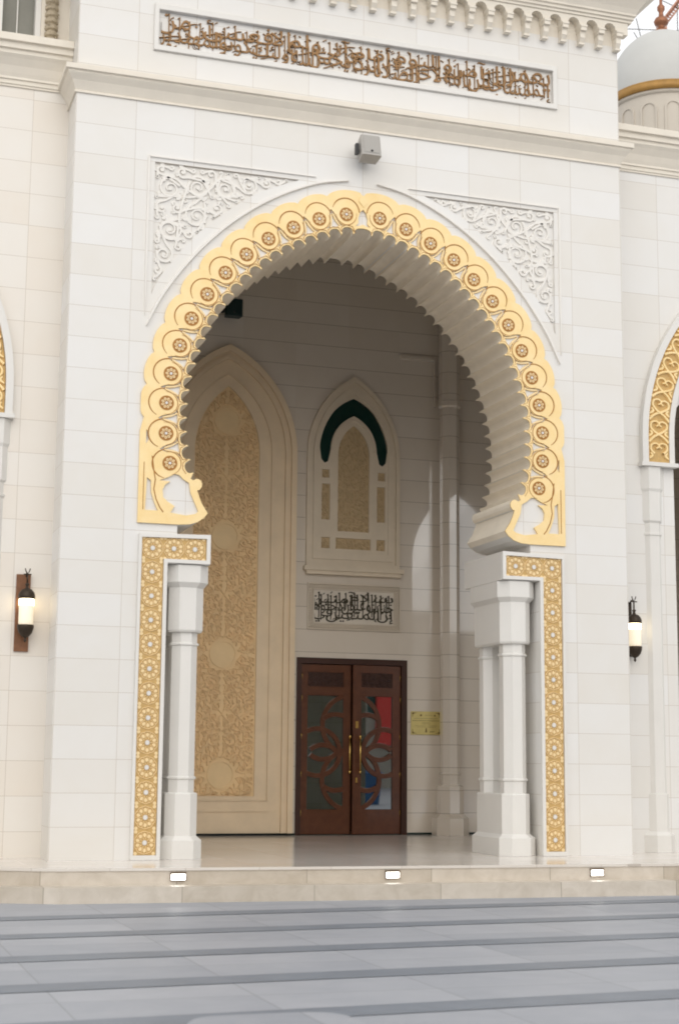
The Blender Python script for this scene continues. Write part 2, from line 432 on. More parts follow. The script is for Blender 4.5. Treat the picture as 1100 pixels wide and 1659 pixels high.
# porch platform: two low steps
def edge(off):      # front edge polyline seen from above
    return [(-30, -1.02-off), (-4.30, -1.06-off), (-3.75, -1.30-off), (0, -1.50-off), (4.5, -1.66-off), (30, -1.7-off)]
mb = MB()
e0 = edge(0); mb.prism(e0+[(30, 7.6), (-30, 7.6)], -.03, 0.0)
struct(mb, 'porch_floor', M_FLOOR)
mb = MB()
e1 = edge(-.012); mb.prism(e1+[(30, 7.4), (-30, 7.4)], -.34, -.03)
e2 = edge(.27); mb.prism(e2+[(30, -.9), (-30, -.9)], -.345, -.175)
struct(mb, 'porch_steps', M_RISER)

# rounded stone cover in the foreground
mb = MB()
cx, cy = -3.72, -9.75
ring = [(cx+.48*math.copysign(abs(cos(a))**.45, cos(a)), cy+.52*math.copysign(abs(sin(a))**.45, sin(a))) for a in [2*pi*i/40 for i in range(40)]]
ring2 = [(cx+(x-cx)*.96, cy+(y-cy)*.96) for x, y in ring]
mb.stack([(ring, -.338), (ring, -.315), (ring2, -.30)])
o = mb.build('stone_cover', M_PAVE, org=(cx, cy, -.338)); tag(o, 'pale rounded stone cover raised on the paving at the bottom edge', 'paving cover')

# ================================================================== portal
portal = thing('mosque_portal', 'tall white marble portal block with gilded scalloped horseshoe arch', 'portal')

RC = [(-.224,7.983),(.224,7.983),(.581,7.88),(.917,7.728),(1.238,7.544),(1.516,7.31),(1.776,7.046),(1.998,6.75),(2.185,6.424),(2.322,6.076),(2.421,5.719),(2.466,5.355),(2.462,4.983),(2.406,4.624),(2.30,4.30),(2.2,4.08)]
cen = catmull(RC, 14)
i0 = int(np.argmin(np.abs(cen[:,0])*1.0+(cen[:,1] < 7)*9))
cen = cen[i0:]; cen[0,0] = 0.0
CEN = Path(cen)
def npt(t, n):     # point at arc length t along the rosette line, n metres outward
    p = CEN.at(t); d = CEN.tan(t); return (p[0]-d[1]*n, p[1]+d[0]*n)
def t_of(pt):
    d = np.hypot(CEN.p[:,0]-pt[0], CEN.p[:,1]-pt[1]); return CEN.s[int(np.argmin(d))]
TR = [t_of(p) for p in RC[1:14]]           # arc length of the 13 rosettes
# cusp line
cus = Path([npt(t, -.252) for t in np.linspace(0, TR[-1]+.42, 160)])
s_end = cus.s[int(np.argmin(np.hypot(cus.p[:,0]-2.175, cus.p[:,1]-4.50)))]
c0 = .115; NN = 25; step = (s_end-c0)/NN
def notch(a, b, dep, n=8):
    out = []
    for i in range(n+1):
        ph = pi*i/n; s = (a+b)/2-(b-a)/2*cos(ph)*.87; p = cus.at(max(s,0)); d = cus.tan(max(s, .0))
        q = dep*sin(ph)**.6
        out.append((p[0]-d[1]*q*1, p[1]+d[0]*q))
    return out
flutes = []
half = []
for i in range(5):
    ph = pi/2+pi/2*i/4; s = -c0*cos(ph); p = cus.at(s); q = .084*sin(ph)**.6 if i < 4 else 0
    half.append((p[0] if i else 0.0, p[1]+q))
half_plain = list(half)
for k in range(NN):
    q_ = notch(c0+k*step, c0+(k+1)*step, .088)[1 if k else 0:]; half_plain += q_; half += q_
    if k < NN-1:
        for ds, dn in ((-.004, .010), (0, -.012), (.004, .010)):
            s_ = c0+(k+1)*step+ds; p_ = cus.at(s_); d_ = cus.tan(s_); half.append((p_[0]-d_[1]*dn, p_[1]+d_[0]*dn))
for k in range(0): half += notch(c0+k*step, c0+(k+1)*step, .088)[1 if k else 0:]
# curl at the foot of the arch (right side), from the last notch to the springer
A = 7.857
def fp(x, y):      # outline points read off the left curl, mirrored to the right
    px, py = 220+x/A, 700+y/A
    return FPM(px, py)
def FPM(px, py):   # image point of the left foot -> metres on the wall plane (local affine map)
    x = -2.2+(px-300)/136.5; z = 4.42-(py-780)/143.0+(px-300)/136.5*.085*0-.062*((px-300)/136.5)*0
    return (-x, z)
curl = [(2.150,4.455),(2.115,4.435),(2.085,4.455),(2.05,4.455),(2.022,4.435),(2.008,4.400),(2.012,4.360),(2.038,4.325),(2.065,4.318),
        (2.04,4.24),(2.005,4.16),(1.965,4.10),(1.932,4.045),(1.98,3.985),(2.05,3.935),(2.15,3.902),(2.28,3.889)]
prof = half+curl
opening = [(2.406,-.02),(2.406,3.424),(1.887,3.424),(1.887,3.783),(2.29,3.783)]+[(2.29,3.885)]+curl[::-1][1:]+half[::-1]
loop_r = opening                                     # floor -> apex on the right
loop = loop_r+mir(loop_r[::-1])[1:]                  # floor right -> apex -> floor left
ZTOP = 10.86
spand = [(2.680,8.372),(.84,8.372)]+[tuple(p) for p in catmull([(.84,8.372),(1.376,8.133),(1.80,7.818),(2.107,7.536),(2.406,7.173),(2.593,6.898),(2.681,6.697)], 5)][1:]
txt = [(-2.687,9.883),(2.687,9.883),(2.687,10.356),(-2.687,10.356)]
outer = [(-PX,ZTOP),(-PX,-.02)]+mir([(2.406,-.02)])+[(x,z) for x,z in loop[::-1]][1:-1]+[(2.406,-.02),(PX,-.02),(PX,ZTOP)]
mb = MB()
FC = .030                                             # facing thickness
mb.flat([outer, spand, mir(spand), txt], 0.0, FC)
core = outer
mb.flat([core], FC, T)
mb.build('wall', M_WALL, portal)
# fluted soffit of the arch and its foot curl: a shell lining the opening
mb = MB()
sof = prof+mir(prof[::-1])[1:]
prof_full = mir(prof[::-1])[:-1]+prof
vs = []; fs = []; n = len(prof_full)
PF = np.array(prof_full)
for yy in (.012, T+.02): vs += [(x, yy, z) for x, z in prof_full]
# pull the lining 3 mm into the opening
cxm, czm = 0.0, 5.6
L = np.hypot(PF[:,0]-cxm, PF[:,1]-czm)
inn = [(x-(x-cxm)/l*.003, z-(z-czm)/l*.003) for (x, z), l in zip(prof_full, L)]
mb.add([(x, .004, z) for x, z in inn]+[(x, T+.02, z) for x, z in inn], [(i, i+1, n+i+1, n+i) for i in range(n-1)])
mb.build('fluted_soffit', M_FLUTE, portal, recalc=False)

# archivolt ----------------------------------------------------------------
arch_base = thing('gilded_archivolt', 'broad gilded scalloped band of the horseshoe arch with round flower rosettes', 'arch band', (0, 0, 3.9))
G0, G1 = -.004, -.030
mbG, mbD = MB(), MB()
def outline_right():
    """outer edge: heart notch at the apex, 11 scallops, straight foot, foot bar, curl, inner rim"""
    pts = [(0, 8.225)]
    tv = [0.0]+[(TR[i]+TR[i+1])/2 for i in range(12)]
    for k in range(11):
        a, b = tv[k], tv[k+1]
        for i in range(0 if k == 0 else 1, 11):
            u = i/10; t = a+(b-a)*u
            q = .262+.062*sin(pi*u)**.6
            if k == 0 and u < .35: q = .262+.02+.042*sin(pi*u)**.6
            p = npt(t, q)
            if p[0] > 2.775: p = (2.775, p[1])
            if k == 0 and i == 0: continue
            pts.append(p)
    pts = [p for p in pts if p[1] > 5.02 or p[0] < 1]
    pts += [(2.775, 5.0), (2.775, 3.892)]
    return pts
og = outline_right()
inner = [(x, z) for x, z in prof]
gold_loop = og+[(2.28,3.892)]+curl[::-1][1:]+half[::-1][:-1]
gold_full = gold_loop+[(0, half[0][1])]+mir(gold_loop[::-1])[:-1]
# openings that show white stone behind the gilding
holes = []
def gap_hole(t):
    """curved three-cornered gap on the opening side between two rosettes"""
    hw = (TR[5]-TR[4])/2
    a = [npt(t, .095), npt(t+.030, .045), npt(t+.046, -.01), npt(t+.052, -.06), npt(t+.080, -.108), npt(t+.140, -.146), npt(t+.07, -.142), npt(t, -.144),
         npt(t-.07, -.142), npt(t-.140, -.146), npt(t-.080, -.108), npt(t-.052, -.06), npt(t-.046, -.01), npt(t-.030, .045)]
    return a
mid = [(TR[i]+TR[i+1])/2 for i in range(12)]
for t in mid: holes.append(gap_hole(t))
apex_gap = [(0,8.075),(.04,8.03),(.065,7.95),(.06,7.89),(.10,7.845),(.05,7.85),(0,7.875)]
apex_gap = apex_gap+mir(apex_gap[::-1])[1:-1]
big = [(2.53,4.41),(2.42,4.455),(2.34,4.50),(2.29,4.49),(2.235,4.44),(2.165,4.40),(2.145,4.28),(2.09,4.16),(2.045,4.06),(2.085,4.03),(2.20,4.005),(2.385,4.03),(2.335,4.11),(2.42,4.16),(2.475,4.21),(2.485,4.30),(2.455,4.36),(2.395,4.405)]
tri = [(2.675,4.44),(2.625,4.40),(2.62,4.26),(2.575,4.13),(2.535,4.045),(2.69,4.045)]
tri2 = [(2.70,5.02),(2.675,4.98),(2.665,4.90),(2.70,4.84)]
H = holes+[big, tri, tri2]
mbG.flat([gold_full, apex_gap]+H+[mir(h) for h in H], G1, G0)
# heart at the apex
mbG.poly([(0,8.10),(.055,8.17),(.05,8.235),(.03,8.265),(0,8.245),(-.03,8.265),(-.05,8.235),(-.055,8.17)], G1-.012, G0)
arch_g = mbG.build('gilded_band', M_GOLD, arch_base)
# shade of the grooves along every scallop, painted as dark strips 2 mm proud of the gilding
for sg in (1, -1):
    for k, t in enumerate(TR):
        hw = .17
        pts = []
        for i in range(15):                       # over the rosette
            a = radians(150-(150-8)*i/14); pts.append(npt(t-.205*cos(a)*.86, .01+.205*sin(a)))
        mbD.ribbon([(sg*x, z) for x, z in pts], .0155, G1, .002, taper=lambda q: .35+.65*min(1, 5*q, ))
        # round the disc, under the rosette
        pts = [npt(t+.138*cos(radians(a)), .0+.138*sin(radians(a))) for a in range(170, 371, 14)]
        mbD.ribbon([(sg*x, z) for x, z in pts], .011, G1, .002, taper=lambda q: .2+.8*sin(pi*q))
    # inner rim following the notches
    rim = half_plain[3:-2]
    R = np.array(rim); d = np.gradient(R, axis=0); l = np.hypot(d[:,0], d[:,1])+1e-9
    off = [(sg*(x-dz/lz*.027), z+dx/lz*.027) for (x, z), (dx, dz), lz in zip(rim, d, l)]
    mbD.ribbon(off[::2], .007, G1, .002)
    mbD.ribbon([(sg*x, z) for x, z in [(2.62,4.70),(2.595,4.52),(2.575,4.42),(2.59,4.30),(2.56,4.18),(2.51,4.08),(2.47,4.03)]], .014, G1, .002)
    mbD.ribbon([(sg*x, z) for x, z in [(2.715,4.62),(2.715,4.36),(2.715,4.05)]], .009, G1, .002)
mbD.build('groove_shade_strip', M_GOLDD, arch_base)
# paired leaves in the white gaps, each its own piece
for sg in (1, -1):
    for t in mid:
        for e in (1, -1):
            q = MB()
            c = [npt(t+e*.010, .035), npt(t+e*.024, -.02), npt(t+e*.038, -.07), npt(t+e*.060, -.122)]
            q.ribbon([(sg*x, z) for x, z in catmull(c, 4)], .026, G0, .020, taper=lambda u: .3+sin(pi*min(1, .15+.75*u)))
            q.ribbon([(sg*x, z) for x, z in catmull([c[3], npt(t+e*.075, -.135)], 3)], .030, G0, .018)
            q.build('leaf_tendril', M_GOLDL, arch_base, org=(sg*c[1][0], 0, c[1][1]))
# carved flower rosettes: sunken dark cup, gilt petals, pale heart
def rosette_mesh():
    q = MB()
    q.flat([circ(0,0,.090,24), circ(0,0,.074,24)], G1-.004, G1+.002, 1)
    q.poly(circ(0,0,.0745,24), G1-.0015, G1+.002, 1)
    for i in range(8):
        a = 2*pi*i/8
        lens = [(.026,0),(.044,.016),(.060,.013),(.070,0),(.060,-.013),(.044,-.016)]
        lp = [(x*cos(a)-z*sin(a), x*sin(a)+z*cos(a)) for x, z in lens]
        li = [(.038,0),(.049,.007),(.058,0),(.049,-.007)]
        q.flat([lp, [(x*cos(a)-z*sin(a), x*sin(a)+z*cos(a)) for x, z in li]], G1-.008, G1-.001, 0)
    q.poly(circ(0,0,.017,12), G1-.011, G1, 2)
    return q
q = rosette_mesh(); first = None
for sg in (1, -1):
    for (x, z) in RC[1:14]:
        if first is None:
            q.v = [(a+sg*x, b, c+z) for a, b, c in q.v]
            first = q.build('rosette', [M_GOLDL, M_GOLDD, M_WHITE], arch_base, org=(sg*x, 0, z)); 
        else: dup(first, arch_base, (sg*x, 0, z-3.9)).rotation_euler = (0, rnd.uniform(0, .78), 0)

# spandrel carvings ----------------------------------------------------------
mb = MB()
cc = pack(spand, .17, .022, 5, gap=.004)
for sg, nm in ((1, 0), (-1, 1)):
    m2 = MB(); rr = random.Random(21)
    scrolls(m2, [(x, z, r) for x, z, r in cc], .041, FC, .021, rr)
    if sg < 0: m2.v = [(-x, y, z) for x, y, z in m2.v]
    # raised border and the roll moulding of the arch outline
    cv = [tuple(p) for p in catmull([(.19,8.434),(.60,8.355),(1.04,8.165),(1.43,7.925),(1.80,7.625),(2.14,7.268),(2.417,6.90),(2.60,6.60),(2.735,6.29)], 6)]
    m2.ribbon([(sg*x, z) for x, z in cv], .045, 0, .035, taper=lambda t: min(1, .12+6*t, .12+9*(1-t)), bev=.45)
    m2.ribbon([(sg*x, z) for x, z in [(2.757,6.42),(2.757,7.2),(2.757,8.434),(2.75,8.438)]], .035, 0, .022, taper=lambda t: min(1, .15+3*t))
    m2.ribbon([(sg*x, z) for x, z in [(2.77,8.436),(1.8,8.436),(.62,8.436)]], .030, 0, .020, taper=lambda t: 1-.75*t)
    o = m2.build('spandrel_carving', M_CARVE, portal)

# corner panels: frame and gilded star lattice
XI = [2.46, 2.712]
def lattice_panel(sg):
    fr = MB()
    L_out = [(2.75,.0),(2.75,3.762),(1.889,3.783),(1.889,3.43),(2.404,3.43),(2.404,0)]
    L_in = [(2.715,.055),(2.715,3.722),(1.935,3.735),(1.935,3.475),(2.448,3.475),(2.448,.055)]
    L_out = [(sg*x, z+.002) for x, z in L_out]; L_in = [(sg*x, z) for x, z in L_in]
    fr.flat([L_out, L_in], -.045, -.002)
    f = fr.build('panel_frame', M_WHITE, portal)
    m = MB()
    m.flat([[(sg*(x+dx), z+dz) for (x, z), dx, dz in zip([(2.715,.055),(2.715,3.722),(1.935,3.735),(1.935,3.475),(2.448,3.475),(2.448,.055)], (-.002,-.002,.002,.002,.002,.002), (.002,-.002,-.002,.002,.002,.002))]], -.014, -.003, 0)
    cells = [(2.5815, 3.598-.2835*k) for k in range(13)]+[(2.328, 3.602),(2.074, 3.604)]
    y0 = -.014
    for cx, cz in cells:
        def P2(r, a): return (sg*(cx+r*cos(a)*.96), cz+r*sin(a))
        m.poly([P2(.034 if i % 2 else .022, 2*pi*i/20) for i in range(20)], y0-.012, y0, 2)
        for i in range(10):
            a = 2*pi*(i+.5)/10
            m.poly([P2(.060, a), P2(.078, a+.21), P2(.100, a+.20), P2(.112, a), P2(.100, a-.20), P2(.078, a-.21)], y0-.009, y0, 1)
            b = 2*pi*i/10
            m.ribbon([P2(.040, b), P2(.070, b), P2(.118, b)], .007, y0, .007, 1)
        for i in range(10):
            a0, a1 = 2*pi*i/10, 2*pi*(i+1)/10
            m.ribbon([P2(.123, a0), P2(.129, (a0+a1)/2), P2(.123, a1)], .008, y0, .008, 1)
        for ex in (-1, 1):
            for ez in (-1, 1):
                m.poly([(sg*(cx+ex*.105+.022*cos(a)), cz+ez*.122+.022*sin(a)) for a in [2*pi*i/6 for i in range(6)]], y0-.008, y0, 1)
    m.build('star_lattice', [M_LATB, M_GOLDL, M_WHITE], portal)
lattice_panel(1); lattice_panel(-1)

# string course and eaves ----------------------------------------------------
path = [(-PX, T-.05), (-PX, 0), (PX, 0), (PX, T-.05)]
mb = MB()
mb.sweep(path, [(-.02,9.128),(.022,9.128),(.022,9.15),(.012,9.158),(.03,9.20),(.062,9.27),(.105,9.325),(.118,9.345),(.118,9.365),(.15,9.372),(.15,9.435),(.135,9.442),(-.02,9.452)])
mb.build('string_course', M_CREAM, portal)
mb = MB()
mb.sweep(path, [(-.02,11.165),(.15,11.165),(.15,11.20),(.175,11.205),(.175,11.245),(.20,11.25),(.20,11.28),(.23,11.34),(.30,11.44),(.41,11.54),(.55,11.61),(.55,11.70),(.62,11.71),(.62,11.82),(-.02,11.84)])
mb.box(-PX+.001, PX-.001, .002, T, ZTOP-.3, 11.84)
eaves = mb.build('eaves_cornice', M_CREAM, portal)
# corbel table: arched fascia plus one bracket per bay
bay = .2715; X0 = -.164
mb = MB()
bays = [X0+bay*k for k in range(-13, 15)]
fl = [(-PX-.10, 11.164), (-PX-.10, 10.99)]
for x in bays:
    c = x+bay/2
    if c+.1 > PX+.1: break
    fl += [(c-.085, 10.99)]+[(c+.085*cos(radians(a)), 11.045+.085*sin(radians(a))) for a in range(180, -1, -30)]+[(c+.085, 10.99)]
fl += [(PX+.10, 10.99), (PX+.10, 11.164)]
mb.flat([fl], -.13, -.002)
mb.build('arched_fascia', M_CREAM, portal)
def corbel(x, y=-.002):
    m = MB()
    m.box(x-.043, x+.043, y-.155, y, 10.95, 11.02)
    m.box(x-.050, x+.050, y-.165, y, 11.0, 11.03)
    m.prism([(x-.036,y),(x-.036,y-.115),(x+.036,y-.115),(x+.036,y)], 10.86, 10.95)
    m.stack([([(x-.030,y),(x-.030,y-.075),(x+.030,y-.075),(x+.030,y)], 10.80), ([(x-.036,y),(x-.036,y-.112),(x+.036,y-.112),(x+.036,y)], 10.86)])
    m.box(x-.042, x+.042, y-.088, y, 10.775, 10.80)
    return m
c0o = None
for x in bays:
    if x > PX-.02: continue
    if c0o is None:
        c0o = corbel(x).build('corbel', M_CREAM, eaves, org=(x, 0, 11.0))
    else: dup(c0o, eaves, (x, 0, 11.0))

# inscription over the arch --------------------------------------------------
ins = thing('calligraphy_sign', 'long white framed panel of bronze Arabic calligraphy above the arch', 'inscription', (0, 0, 9.82))
mb = MB()
mb.flat([[(-2.745,9.815),(2.745,9.815),(2.745,10.43),(-2.745,10.43)], [(-2.684,9.886),(2.684,9.886),(2.684,10.353),(-2.684,10.353)]], -.035, -.003, 0, .006)
mb.build('panel_frame', M_WHITE, ins)
mb = MB()
W1 = 'إنما يعمر مساجد الله من آمن بالله واليوم الآخر وأقام الصلاة وآتى الزكاة ولم يخش إلا الله فعسى أولئك أن يكونوا من المهتدين'.split()
low = [w for i, w in enumerate(W1) if i % 2 == 0]; upr = [w for i, w in enumerate(W1) if i % 2]
lettering(mb, [low, upr], -2.65, 2.66, 9.90, 10.335, FC-.001, .018, off=-.004, overlap=.12, seed=4)
r5 = random.Random(8)
for k in range(38):                                    # long alifs and lams standing the full height
    x = -2.60+5.2*(k+r5.uniform(.2,.8))/38; zt_ = r5.uniform(10.25, 10.335); zb_2 = r5.uniform(9.90, 10.02); sl = r5.uniform(-.012, .012)
    mb.ribbon([(x-.022, zt_-.02), (x, zt_), (x+sl*.4, (zt_+zb_2)/2), (x+sl, zb_2)], .018, FC-.001, .020, taper=lambda q: .55+.45*(1-q))
    if r5.random() < .55:
        a = r5.uniform(9.95, 10.25); w_ = r5.uniform(.07, .16)
        mb.ribbon([tuple(p) for p in catmull([(x-w_, a-.03), (x-w_*.4, a-.012), (x+w_*.4, a+.022), (x+w_, a+.028)], 4)], .015, FC-.001, .019, taper=lambda q: .4+.6*sin(pi*q))
for k in range(150):                                   # vowel marks
    x = r5.uniform(-2.62, 2.62); z = r5.uniform(9.91, 10.32); a = r5.choice((.5, .6, -.5)); l = r5.uniform(.012, .026)
    mb.ribbon([(x-l*cos(a), z-l*sin(a)), (x, z+.004), (x+l*cos(a), z+l*sin(a))], .012, FC-.001, .018)
mb.build('lettering', M_TEXT, ins)

# clustered columns -----------------------------------------------------------
def chrect(cx, hx, y0, y1, ch):
    return [(cx-hx+ch,y0),(cx+hx-ch,y0),(cx+hx,y0+ch),(cx+hx,y1-ch),(cx+hx-ch,y1),(cx-hx+ch,y1),(cx-hx,y1-ch),(cx-hx,y0+ch)]
def octa(cx, cy, r): return [(cx+r/cos(pi/8)*cos(pi/8+pi/4*i), cy+r/cos(pi/8)*sin(pi/8+pi/4*i)) for i in range(8)]
def col_pair(sg, label):
    cx = sg*2.13
    t = thing('clustered_column', label, 'column', (cx, .55, 0), 'paired octagonal columns carrying the arch')
    m = MB()
    m.stack([(chrect(cx,.245,.005,1.10,.12), .001), (chrect(cx,.245,.005,1.10,.12), .215), (chrect(cx,.19,.06,1.045,.10), .265), (chrect(cx,.19,.06,1.045,.10), .745), (chrect(cx,.18,.07,1.035,.095), .76)])
    m.build('plinth', M_WHITE, t)
    for cy in (.235, .87):
        s = MB(); s.prism(octa(cx, cy, .152), .75, 2.66)
        so = s.build('shaft', M_WHITE, t)
        for z in (.93, 2.49):
            s = MB(); s.stack([(octa(cx,cy,.150), z-.022), (octa(cx,cy,.170), z-.010), (octa(cx,cy,.170), z+.010), (octa(cx,cy,.150), z+.022)])
            s.build('ring', M_WHITE, so)
    m = MB()
    m.stack([(chrect(cx,.195,.05,1.055,.10), 2.63), (chrect(cx,.208,.035,1.07,.11), 2.655), (chrect(cx,.208,.035,1.07,.11), 3.155), (chrect(cx,.252,-.01,1.11,.12), 3.215), (chrect(cx,.252,-.01,1.11,.12), 3.418)])
    m.build('capital', M_WHITE, t)
col_pair(-1, 'pair of white octagonal columns under the left foot of the gilded arch')
col_pair(1, 'pair of white octagonal columns under the right foot of the gilded arch')

# ================================================================== wings
def wing(sg, label, wmat):
    t = thing('wing_wall', label, 'wall', (sg*6.3, Q, 0))
    cxw, a_in, zs, za = 6.35, 1.62, 5.55, 7.75
    
    hole = [(sg*x, z) for x, z in arch_loop(cxw, a_in, .0, zs, za, 16)]
    o2 = [(sg*PX,9.9),(sg*PX,0),hole[0] if True else None]+hole[1:-1]+[hole[-1],(sg*10.5,0),(sg*10.5,9.9)]
    m = MB(); m.flat([o2], Q, Q+.55)
    # inner screen, smaller cusped opening, added to narrow the rear wall's bright reflection
    sc = arch_loop(5.62, .92, .0, 5.1, 6.5, 10)
    o3 = [(4.4,9.7),(4.4,0)]+sc+[(8.3,0),(8.3,9.7)]
    m.flat([[(sg*x, z) for x, z in o3]], Q+.56, Q+.70)
    m.build('wall', wmat, t)
    # gilded scroll band with white mouldings
    def ring(a0, a1, z0):
        A1 = pointed(cxw, a1, zs, za+(a1-a_in)*1.08, 20); A0 = pointed(cxw, a0, zs, za+(a0-a_in)*1.08, 20)
        return [(sg*x, z) for x, z in [(cxw-a1,z0)]+A1+[(cxw+a1,z0),(cxw+a0,z0)]+A0[::-1]+[(cxw-a0,z0)]]
    m = MB(); m.flat([ring(2.045,2.135,5.2)], Q-.10, Q-.003); m.flat([ring(1.625,1.705,5.2)], Q-.06, Q-.003)
    m.flat([ring(1.706,2.044,5.2)], Q-.03, Q-.004); m.box(*sorted((sg*(cxw-2.16), sg*(cxw-1.60))), Q-.12, Q-.003, 5.145, 5.199)
    m.box(*sorted((sg*(cxw+2.16), sg*(cxw+1.60))), Q-.12, Q-.003, 5.145, 5.199)
    m.build('arch_moulding', M_WHITE, t)
    m = MB(); bd = ring(1.708,2.042,5.202); m.flat([bd], Q-.05, Q-.031, 0)
    A = Path([(cxw-1.875,5.21)]+pointed(cxw, 1.875, zs, za+.27, 24)+[(cxw+1.875,5.21)])
    nu = int(A.len/.30); du = A.len/nu
    for k in range(nu):
        for e in (1, -1):
            def W(s, n):
                s = (k+s)*du; p = A.at(s); d = A.tan(s); return (sg*(p[0]-d[1]*n*e), p[1]+d[0]*n*e)
            cc = catmull([W(-.1,-.15), W(.15,-.07), W(.35,.05), W(.55,.12), W(.78,.11), W(.85,.04), W(.72,.0), W(.62,.04)], 5)
            m.ribbon([tuple(p) for p in cc], .042, Q-.05, .03, 1, taper=lambda q: 1-.4*q)
            m.ribbon([tuple(p) for p in catmull([W(.15,-.15), W(.3,-.10), W(.42,-.13)], 4)], .045, Q-.05, .026, 1, taper=lambda q: .4+.6*sin(pi*q))
    m.build('gilded_scroll_band', [M_GOLDD if False else M_LATB, M_GOLD], t)
    # engaged octagonal pilasters either side of the opening
    for xx in (4.39, 2*cxw-4.39):
        m = MB(); c = sg*xx; y = Q+.12
        m.stack([(octa(c,y,.245), .001), (octa(c,y,.245), .22), (octa(c,y,.19), .27), (octa(c,y,.19), .75), (octa(c,y,.168), .76), (octa(c,y,.168), 4.20), (octa(c,y,.182), 4.205), (octa(c,y,.182), 4.235), (octa(c,y,.168), 4.24),
                 (octa(c,y,.168), 4.37), (octa(c,y,.19), 4.40), (octa(c,y,.19), 4.42), (octa(c,y,.19), 4.80), (octa(c,y,.205), 4.84), (octa(c,y,.205), 5.143)])
        m.build('pilaster', M_WHITE, t)
    m = MB()
    pr = [(-.02,9.345),(.02,9.345),(.02,9.37),(.035,9.375),(.035,9.425),(.055,9.43),(.055,9.46),(.075,9.50),(.11,9.58),(.165,9.66),(.20,9.70),(.20,9.75),(.235,9.755),(.235,9.83),(.28,9.835),(.28,9.925),(-.02,9.97)]
    p2 = [(PX+.002, Q), (10.5, Q)] if sg > 0 else [(-10.5, Q), (-PX-.002, Q)]
    m.sweep(p2, pr)
    m.build('wing_cornice', M_CREAM, t)
    return t
wing(1, 'white wing wall right of the portal with a gilded scroll arch', M_WING)
wl = wing(-1, 'cream wing wall left of the portal under a tall recessed window', M_WINGL)
# left upper storey with its recessed window and beaded colonnette
t = thing('upper_storey', 'upper wall above the left wing with grey recessed window', 'wall', (-5.5, .9, 9.97))
m = MB()
ux0, ux1 = -4.50, -4.03
m.flat([[(-10.5,9.9),(-PX,9.9),(-PX,14),(-10.5,14)], [(-5.9,10.10),(ux1,10.10),(ux1,13.3),(-5.9,13.3)]], .88, 1.2)
m.build('wall', M_CREAM, t)
m = MB(); m.box(-5.89, ux1-.002, 1.06, 1.1, 10.12, 13.29); m.build('window_panel', M_LOUV, t)
m = MB(); m.box(-4.56,-4.51,.90,1.055,10.1,13.3); m.box(-4.32,-4.305,1.03,1.06,10.1,13.3); m.box(-4.10,ux1-.003,.885,1.055,10.1,13.3)
m.build('window_jamb', M_WHITE, t)
m = MB(); pr = []
for k in range(40):
    z = 10.0+k*.09; pr += [(.062, z), (.085, z+.02), (.085, z+.06), (.062, z+.085)]
m.lathe(-3.90, .86, pr, 10, smooth=False)
for k in range(60):
    z = 10.0+k*.055; a = -2.6+(k % 5)*.55
    m.lathe(-3.90+.085*cos(a), .86+.085*sin(a), [(.0, z-.018), (.02, z), (.0, z+.018)], 6)
m.build('beaded_colonnette', M_LATB if False else mat('worn_carved_stone', (.50, .42, .30), .6, var=.35, vscale=14), t)

# ================================================================== gallery behind the portal
gw = thing('gallery_wall', 'polished tan marble rear wall inside the deep porch', 'wall', (1.9, P, 0))
NX = -.235
m = MB()
door_hole = [(.975,-.02),(.975,2.79),(2.850,2.79),(2.850,-.02)]
wl_o = [(-10,9.79),(-10,-.02),(.975,-.02),(.975,2.79),(2.850,2.79),(2.850,-.02),(10,-.02),(10,9.79)]
m.flat([wl_o], P, P+.3)
m.build('wall', M_GAL, gw)
m = MB(); m.box(-10, .974, P-.012, P-.002, .001, .035); m.box(2.852, 10, P-.012, P-.002, .001, .035)
m.build('skirting', M_SKIRT, gw)
m = MB(); m.box(2.70, 3.34, P-.05, P-.002, 7.84, 7.90); m.box(3.30, 3.34, P-.06, P-.003, 7.05, 7.84)
m.build('ledge_moulding', M_GAL, gw)
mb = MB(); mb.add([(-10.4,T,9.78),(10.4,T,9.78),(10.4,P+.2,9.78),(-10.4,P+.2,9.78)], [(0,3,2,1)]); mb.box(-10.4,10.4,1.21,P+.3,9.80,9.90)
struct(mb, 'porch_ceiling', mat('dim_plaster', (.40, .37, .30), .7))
t = thing('gallery_end_wall', 'plain end wall closing the porch gallery on the left', 'wall', (-9.9, 3, 0)); m = MB(); m.box(-10.1,-9.9,1.16,P,0,9.77); m.build('wall', M_GAL, t)
t = thing('gallery_end_wall', 'plain end wall closing the porch gallery on the right', 'wall', (9.9, 3, 0)); m = MB(); m.box(9.9,10.1,1.16,P,0,9.77); m.build('wall', M_GAL, t)

# carved niche
nich = thing('carved_niche', 'tall pointed niche with tan arabesque panel left of the door', 'niche', (NX, P, 0))
def ogive(a, z0, za, zs=6.05): return arch_loop(NX, a, z0, zs, za, 16)
m = MB()
Y1 = P-.003
m.flat([ogive(1.15,.036,7.80), ogive(1.06,.036,7.69)], P-.10, Y1)
m.flat([ogive(1.058,.036,7.688), ogive(1.02,.036,7.64)], P-.065, Y1)
m.flat([ogive(1.018,.036,7.638), ogive(.96,.036,7.56)], P-.09, Y1)
m.flat([ogive(.958,.036,7.558), ogive(.755,.52,7.33)], P-.05, Y1)
m.flat([ogive(.753,.522,7.328), ogive(.735,.54,7.30)], P-.062, Y1)
m.flat([ogive(.733,.542,7.298), ogive(.535,.60,7.12)], P-.035, Y1)
m.box(NX-.75, NX+.75, P-.068, P-.0505, .365, .40)
m.build('niche_frame', M_FRAME, nich)
m = MB(); rr = random.Random(5)
m.flat([ogive(.533,.602,7.118)], P-.012, Y1)
meds = [(NX, z) for z in (6.547, 4.675, 2.803, .931)]
unit_z = 1.872
